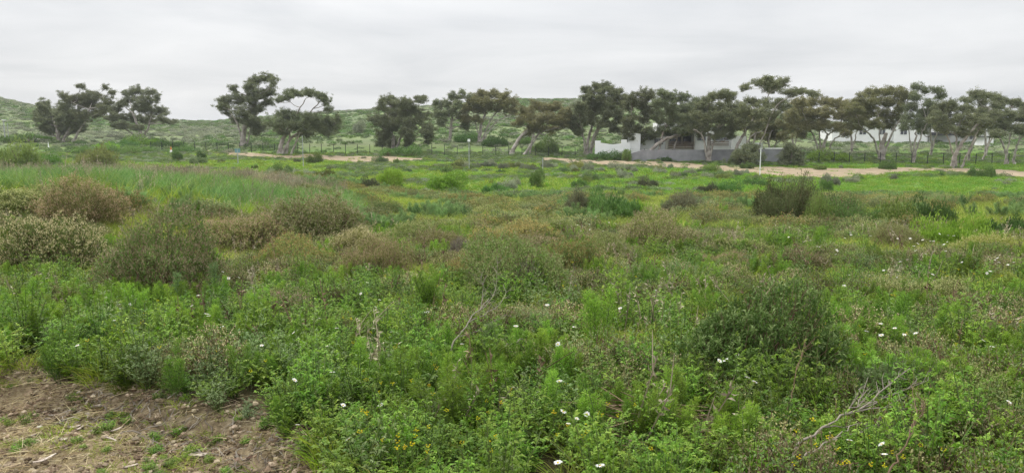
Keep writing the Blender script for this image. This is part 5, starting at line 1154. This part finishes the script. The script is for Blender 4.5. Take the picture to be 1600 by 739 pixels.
def daisy_meshes():
    rg = np.random.default_rng(9)
    n = 15; a = np.linspace(0, 2 * math.pi, n, endpoint=False) + rg.normal(size=n) * 0.06
    d = np.stack([np.cos(a), np.sin(a), 0.22 + 0.1 * rg.random(n)], 1); pt = MB()
    pt.leaves(d * 0.004, d, 0.024 * rg.uniform(0.9, 1.1, n), 0.0105, rg, up=np.array([0, 0, 1.0]))
    ce = MB(); ce.tube([(0, 0, 0), (0, 0, 0.005), (0, 0, 0.008)], [0.0075, 0.0065, 0.0012], 8)
    st = MB(); st.tube([(0.02, 0.01, -0.26), (0.008, 0.004, -0.13), (0, 0, 0)], 0.0018, 5)
    return pt.mesh('petals', ['petal_white']), ce.mesh('centre', ['flower_centre']), st.mesh('stem', ['stem_green'])
DM = daisy_meshes()
PLACES = [((200, 485), 'left of the feathery spikes, before the large round tan shrub'), ((340, 500), 'among the weeds below the large round tan shrub'), ((360, 432), 'in yellow grass right of the large round tan shrub'), ((121, 540), 'alone in the lush weeds near the left edge'),
          ((500, 540), 'in the green weeds left of centre'), ((465, 664), 'over the weeds beside the bare bank'), ((560, 455), 'below the widest tan shrub'), ((590, 475), 'below the reddish brown shrub'), ((613, 519), 'in the weeds left of the leaning dead branch'), ((665, 488), 'close beside the leaning dead branch'), ((540, 650), 'in the weeds above the bottom left bank'),
          ((722, 538), 'left of the short fallen branch'), ((890, 655), 'at the foot of the dry brown twig pile'), ((872, 723), 'at the bottom edge below the twig pile'), ((874, 565), 'near the short fallen branch'), ((970, 482), 'in the grass left of the grey-green tussock'), ((911, 351), 'far off in the pale grass of the middle field'),
          ((1319, 447), 'on the slope above the small lime bush'), ((1395, 516), 'in the flower patch right of the small lime bush'), ((1276, 471), 'just above the dark leafy bush'), ((1455, 378), 'in the distant patch below the yellow-green bush'), ((1545, 425), 'near the right edge on the upper slope'), ((1282, 543), 'in front of the dark leafy bush'), ((1134, 563), 'at the left foot of the dark leafy bush'), ((1173, 594), 'just under the dark leafy bush'), ((1380, 700), 'below the fallen grey branch'), ((1543, 537), 'near the right edge beside yellow flowers'), ((1576, 628), 'at the right edge by the grey-olive shrub')]
PX = np.array([p[0] for p in PLACES], float)
def place_of(px, py): return PLACES[int(np.argmin(((PX - np.array([px, py])) * np.array([1, 1.4]) ** 1).__pow__(2).sum(1)))][1]
WH = [(186, 476), (190, 482), (203, 476), (180, 501), (310, 462), (300, 478), (347, 511), (323, 491), (326, 494), (357, 435), (373, 434), (500, 498), (459, 520), (526, 513), (530, 445), (348, 425), (121, 540), (465, 664), (519, 582), (460, 594), (474, 558), (536, 633), (409, 540), (512, 541),
      (613, 519), (722, 538), (545, 686), (872, 723), (901, 654), (888, 662), (917, 647), (880, 643), (874, 596), (872, 538), (595, 633), (806, 510), (938, 728), (564, 459), (574, 442), (588, 481), (593, 469), (662, 488), (668, 488), (1024, 454), (897, 511), (969, 482), (921, 351), (902, 352), (855, 477),
      (1319, 447), (1398, 513), (1431, 521), (1376, 506), (1354, 518), (1377, 524), (1276, 471), (1459, 377), (1454, 377), (1434, 381), (1584, 410), (1547, 424), (1542, 427), (1503, 410), (1432, 417), (1413, 523), (1314, 359), (1282, 543), (1134, 563), (1124, 564), (1153, 554), (1168, 590), (1179, 597), (1378, 694), (1382, 710), (1536, 532), (1550, 542), (1576, 628), (1327, 688)]
for i in range(46):
    WH.append((rng.uniform(1230, 1500), rng.uniform(362, 400))) if i < 26 else WH.append((rng.uniform(880, 1000), rng.uniform(345, 372)) if i < 34 else (rng.uniform(1320, 1595), rng.uniform(400, 440)))
for (px, py) in WH:
    lift = 0.34; r = ray(px, py); p = at(px, py, lift); d = p[1]
    z = EYE + r[2] * d; s = rng.uniform(0.5, 0.78) * (1.0 if d < 9 else 1.15)
    root = empty('white_daisy', (p[0], d, z), rng.uniform(0, 6.28), (s, s, s)); root.rotation_euler = (rng.normal() * 0.3 + 0.15, rng.normal() * 0.3, rng.uniform(0, 6.28))
    tag(root, 'white daisy ' + place_of(px, py), 'flower', 'white daisies in the field')
    obj('petals', DM[0], root); obj('centre', DM[1], root)
    st = obj('stem', DM[2], root); st.scale = (1, 1, (z - p[2] + 0.02) / (0.26 * s) if z > p[2] else 0.2)
def yellow_mesh():
    rg = np.random.default_rng(19); b = MB()
    for k in range(5):
        c = np.array([rg.normal() * 0.014, rg.normal() * 0.014, rg.uniform(0, 0.02)]); n = 7; a = np.linspace(0, 6.28, n, endpoint=False)
        b.leaves(np.tile(c, (n, 1)), np.stack([np.cos(a), np.sin(a), 0.5 + 0 * a], 1), 0.010, 0.008, rg, 0)
        b.sticks(np.array([[0, 0, -0.10]]), c[None], 0.0015, 0.001, rg, 1)
    b.sticks(np.array([[0.01, 0, -0.34]]), np.array([[0, 0, -0.10]]), 0.002, 0.0015, rg, 1)
    return b.mesh('yellow_flower', ['petal_yellow', 'stem_green'])
YM = yellow_mesh()
YB = [((560, 560, 800, 710), 46), ((60, 470, 260, 560), 18), ((1490, 490, 1598, 540), 26), ((520, 470, 720, 560), 14), ((860, 590, 1060, 720), 18), ((1270, 460, 1420, 560), 16), ((1200, 640, 1480, 735), 20), ((700, 390, 1000, 460), 16), ((300, 520, 520, 660), 22), ((1340, 420, 1590, 470), 24), ((560, 410, 720, 450), 8), ((620, 690, 650, 705), 5)]
for (x0, y0, x1, y1), n in YB:
    for i in range(n):
        px, py = rng.uniform(x0, x1), rng.uniform(y0, y1); p = at(px, py, 0.27)
        if bank_side(p[0], p[1]) < 0.1 and p[1] < 6.5: continue
        r = ray(px, py); z = EYE + r[2] * p[1]; s = rng.uniform(0.3, 0.55) * (1.0 if p[1] < 8 else 1.3)
        o = obj('yellow_flower', YM, None, (p[0], p[1], z)); o.scale = (s, s, max(s, (z - p[2]) / 0.34)); o.rotation_euler = (0, 0, rng.uniform(0, 6.28))
        tag(o, 'tiny yellow flower cluster ' + place_of(px, py), 'flower', 'yellow flowers in the field')
# dead wood
def dead_branch(path, w0, side, label, mat='twig_grey', seed=0, name='dead_branch'):
    """path: list of (px, py, height above ground); side twigs as extra paths with a start index"""
    rg = np.random.default_rng(seed); p0 = at(path[0][0], path[0][1], 0.24); d0 = p0[1]
    def pt(px, py, dd): return wp(px, py, dd) - p0
    root = tag(empty(name, p0), label, 'branch')
    b = MB(); P = smooth_path([pt(x, y, d0 + e) for x, y, e in path], 16); g0 = P[0] - (P[3] - P[0]); g0[2] = h(g0[0] + p0[0], g0[1] + p0[1]) - p0[2] - 0.03; P = np.concatenate([[g0], P[:15]]); P[1:-1] += rg.normal(size=(14, 3)) * 0.006
    P[1:, 2] = np.maximum(P[1:, 2], h(P[1:, 0] + p0[0], P[1:, 1] + p0[1]) - p0[2] + 0.01)
    w0 = w0 * 0.5; b.tube(P, np.linspace(w0, w0 * 0.5, 16) * rg.uniform(0.85, 1.15, 16), 6, rnd=0.45); obj('limb', b.mesh('limb', [mat], True), root)
    for s_ in side:
        t = MB(); Q = smooth_path([P[s_[0]]] + [pt(x, y, d0 + e) for x, y, e in s_[1:]], 9); Q[1:] += rg.normal(size=(8, 3)) * 0.006
        t.tube(Q, np.linspace(w0 * 0.6, w0 * 0.2, 9), 5, rnd=0.55)
        for j in range(11):
            q = Q[rg.integers(3, 9)]; dv = nrm((Q[-1] - Q[0]) + 0.5 * rg.normal(size=3) * np.linalg.norm(Q[-1] - Q[0])) * rg.uniform(0.06, 0.16)
            t.tube([q, q + dv * 0.5 + rg.normal(size=3) * 0.01, q + dv], [w0 * 0.28, w0 * 0.2, w0 * 0.12], 4, rnd=0.5)
        obj('twig', t.mesh('twig', [mat]), root)
dead_branch([(706, 540, 0), (728, 510, 0.15), (745, 486, 0.3), (768, 462, 0.5)], 0.012, [(9, (770, 470, 0.45), (776, 440, 0.6), (778, 412, 0.65)), (7, (780, 478, 0.4), (795, 452, 0.6)), (3, (745, 520, 0.1), (790, 492, 0.2)), (11, (756, 450, 0.5), (750, 430, 0.5))],
            'leaning dead grey branch in the middle of the weeds', seed=1)
dead_branch([(764, 556, 0), (785, 544, 0.1), (805, 534, 0.2), (822, 528, 0.25)], 0.010, [(12, (828, 545, 0.3), (832, 556, 0.3)), (8, (800, 552, 0.2), (820, 560, 0.3))], 'short fallen branch with peeled twigs', seed=2)
dead_branch([(1238, 698, 0), (1272, 676, 0.1), (1305, 655, 0.2), (1345, 640, 0.3), (1378, 622, 0.4)], 0.014, [(9, (1345, 628, 0.3), (1346, 610, 0.35)), (12, (1392, 600, 0.5), (1420, 575, 0.6)), (10, (1400, 634, 0.4), (1450, 640, 0.6)), (6, (1320, 668, 0.2), (1380, 655, 0.5)), (13, (1400, 615, 0.5), (1440, 600, 0.6))],
            'fallen grey branch with many twigs at lower right', seed=3)
dead_branch([(1240, 724, 0), (1275, 700, 0.1), (1310, 678, 0.2), (1340, 660, 0.3)], 0.010, [(9, (1330, 675, 0.3), (1370, 664, 0.5))], 'thinner branch lying parallel below the fallen grey branch', seed=4)
dead_branch([(1388, 738, 0), (1410, 705, 0.1), (1425, 670, 0.2), (1436, 640, 0.3)], 0.010, [(12, (1432, 622, 0.4), (1424, 600, 0.5)), (10, (1440, 650, 0.3), (1446, 628, 0.4))], 'dark stick rising from the bottom edge at lower right', 'twig_brown', seed=5)
dead_branch([(1230, 640, 0), (1238, 618, 0.05), (1243, 592, 0.1), (1256, 540, 0.2)], 0.007, [(10, (1252, 560, 0.2), (1262, 535, 0.2))], 'thin dark upright stalk below the dark leafy bush', 'twig_brown', seed=6)
dead_branch([(590, 500, 0), (600, 486, 0.1), (615, 470, 0.15)], 0.008, [(8, (612, 480, 0.2), (618, 474, 0.25))], 'short pale stick poking up left of the leaning dead branch', seed=7)
dead_branch([(1285, 735, 0), (1320, 726, 0.05), (1345, 722, 0.1)], 0.008, [(9, (1350, 728, 0.15), (1362, 724, 0.2))], 'small dark stick at the bottom edge below the fallen branches', 'twig_brown', seed=8)
def twig_pile(px, py, rx, ry, n, label, mat, H=0.16, L=(0.25, 0.6)):
    p = at(px, py, 0.15); rg = np.random.default_rng(int(px)); b = MB()
    x = rg.normal(size=n) * rx * 0.5; y = rg.normal(size=n) * ry * 0.5
    z = h(x + p[0], y + p[1]) - p[2] + H * np.exp(-(x / rx) ** 2 - (y / ry) ** 2) * rg.random(n) + 0.02
    a = rg.normal(size=n) * 0.6 - 0.4; dv = np.stack([np.cos(a), np.sin(a) * 0.8, rg.normal(size=n) * 0.14], 1) * rg.uniform(*L, n)[:, None]
    c = np.stack([x, y, z], 1); m_ = c + rg.normal(size=(n, 3)) * 0.02
    b.sticks(c - dv / 2, m_, 0.0026, 0.0032, rg); b.sticks(m_, c + dv / 2, 0.003, 0.0012, rg)
    root = tag(empty('brush_pile', p), label, 'brush pile'); o = obj('twigs', b.mesh('twigs', [mat]), root); o['kind'] = 'stuff'
twig_pile(1000, 655, 0.42, 0.3, 240, 'matted pile of dry brown twigs in the lower middle', 'twig_brown', 0.26)
twig_pile(1090, 690, 0.25, 0.2, 110, 'small heap of dark dry twigs right of the brown twig pile', 'twig_brown', 0.2, (0.15, 0.4))
def roots():
    """exposed roots hanging out of the little cut bank"""
    rg = np.random.default_rng(77); b = MB()
    xs = np.concatenate([rg.uniform(-3.0, -0.9, 150)])
    for x in xs:
        y = np.interp(x, BANK[:, 0], BANK[:, 1]) + rg.uniform(-0.3, 0.1); L = rg.uniform(0.08, 0.34); a = rg.uniform(0, 6.28); pts = []
        cx, cyy = x, y
        for j in range(6):
            pts.append((cx, cyy, float(h(cx, cyy)) + 0.006 + 0.03 * rg.random() * (j not in (0, 5)))); a += rg.normal() * 0.5; cx += math.cos(a) * L / 5; cyy += math.sin(a) * L / 5
        b.tube(pts, np.linspace(rg.uniform(0.003, 0.006), 0.0015, 6), 4, rnd=rg.random())
    o = obj('dry_roots', b.mesh('dry_roots', ['twig_grey'])); tag(o, 'tangle of dry roots exposed along the bare bank', None, None, 'stuff')
roots()
def bark_strip(px, py, L, W, ang, curl, label, seed):
    rg = np.random.default_rng(seed); p = at(px, py); n = 8
    t = np.linspace(-0.5, 0.5, n); wv = W * 0.5 * np.clip(1.15 - (np.abs(t) * 2) ** 3, 0.12, 1) * rg.uniform(0.8, 1.15, n)
    cx = t * L; bendy = 0.12 * L * np.sin(t * 4 + rg.random() * 3); zc = curl * L * (t * 2) ** 2 + 0.012
    V = []
    for k in range(n):
        for e, dz in ((-1, 0.35), (0, 0), (1, 0.35)): V.append((cx[k], bendy[k] + e * wv[k], zc[k] + dz * W))
    V = np.array(V); c, s = math.cos(ang), math.sin(ang); V[:, :2] = V[:, :2] @ np.array([[c, s], [-s, c]])
    V[:, 2] += h(V[:, 0] + p[0], V[:, 1] + p[1]) - p[2]
    T = V.copy(); T[:, 2] += 0.004
    m = len(V); Q = []
    for k in range(n - 1):
        for j in range(2):
            a = 3 * k + j; Q += [(a, a + 3, a + 4, a + 1), (m + a, m + a + 1, m + a + 4, m + a + 3)]
        Q += [(3 * k, m + 3 * k, m + 3 * k + 3, 3 * k + 3), (3 * k + 2, 3 * k + 5, m + 3 * k + 5, m + 3 * k + 2)]
    Q += [(0, 1, m + 1, m), (1, 2, m + 2, m + 1), (3 * n - 3, m + 3 * n - 3, m + 3 * n - 2, 3 * n - 2), (3 * n - 2, m + 3 * n - 2, m + 3 * n - 1, 3 * n - 1)]
    o = obj('bark_strip', mesh_from('bark_strip', np.concatenate([V, T]), Q, ['bark_strip'], smooth=True), None, p); tag(o, label, 'bark', 'bark strips on the bare earth')
for i, (x, y, L, W, a, c, lab) in enumerate((
    (105, 653, 0.22, 0.028, 0.15, 0.06, 'longest pale bark strip lying on the bare earth'), (92, 657, 0.16, 0.02, 0.3, 0.05, 'thin bark strip just below the longest one'), (134, 641, 0.12, 0.02, 0.9, 0.12, 'bark strip tilted up at the right end of the longest one'),
    (137, 656, 0.07, 0.022, -0.7, 0.2, 'curled bark scrap right of the longest strip'), (80, 648, 0.12, 0.015, 0.5, 0.05, 'narrow bark strip left of the longest one'), (117, 673, 0.07, 0.03, 0.1, 0.1, 'pale curled bark flake below the longest strip'), (148, 679, 0.065, 0.03, -0.1, 0.08, 'flat bark flake in the middle of the bare earth'),
    (182, 677, 0.08, 0.018, 1.3, 0.1, 'upright leaf-shaped bark piece on the bare earth'), (174, 692, 0.09, 0.012, -0.6, 0.08, 'thin pale bark sliver below the upright piece'), (68, 726, 0.14, 0.02, 0.8, 0.08, 'bark strip near the lower left corner'), (205, 736, 0.075, 0.025, 0.3, 0.08, 'grey bark scrap at the bottom edge'),
    (496, 724, 0.09, 0.016, 0.1, 0.06, 'pale bark sliver at the bottom edge under the weeds'), (310, 718, 0.10, 0.03, 0.5, 0.1, 'brown bark piece at the foot of the bank'), (100, 693, 0.05, 0.04, 0.4, 0.1, 'small round pale bark flake left on the earth'), (40, 690, 0.12, 0.012, 0.5, 0.05, 'thin stick-like bark strip at the left edge'), (150, 640, 0.08, 0.012, -0.2, 0.2, 'arched bark sliver above the curled scrap'), (125, 675, 0.05, 0.02, 0.9, 0.15, 'tiny bark curl beside the pale flake'))):
    bark_strip(x, y, L, W, a, c, lab, i)
def small_stone(px, py, s, label, seed):
    rg = np.random.default_rng(seed); p = at(px, py); b = MB(); th = np.linspace(0, 2 * math.pi, 9)[:-1]
    V = np.array([[math.cos(a) * r * rg.uniform(0.85, 1.15), math.sin(a) * r * 0.8 * rg.uniform(0.85, 1.15), z] for z, r in ((-0.2, 0.9), (0.15, 1.0), (0.45, 0.75), (0.6, 0.06)) for a in th]) * s
    b.add(V, [(8 * r + j, 8 * r + (j + 1) % 8, 8 * r + 8 + (j + 1) % 8, 8 * r + 8 + j) for r in range(3) for j in range(8)], 0.5)
    tag(obj('pebble', b.mesh('pebble', ['stone'], True), None, p), label, 'stone', 'small stones on the bare earth')
for i, (x, y, s, lab) in enumerate(((124, 613, 0.018, 'small pale stone at the top of the bare earth'), (148, 613, 0.014, 'small pale stone just right of the topmost one'), (195, 662, 0.02, 'small round stone right of the bark strips'), (290, 700, 0.016, 'small stone at the foot of the root bank'), (62, 668, 0.02, 'small pale stone near the left edge'))):
    small_stone(x, y, s, lab, i)

# ------------------------------------------------------------------ damp air between the field and the hill
def haze():
    m, t, o = new_mat('haze_air')
    v = nd(t, 'ShaderNodeVolumePrincipled'); v.inputs['Density'].default_value = 0.0002; v.inputs['Color'].default_value = (0.93, 0.96, 1.0, 1); v.inputs['Anisotropy'].default_value = 0.0
    t.links.new(v.outputs[0], o.inputs['Volume'])
    b = MB(); b.box((-7000, -200, -420), (7000, 4300, 46)); ob = obj('haze', b.mesh('haze', ['haze_air'])); tag(ob, 'thin damp haze in the air over the field and hill', None, None, 'stuff')
haze()
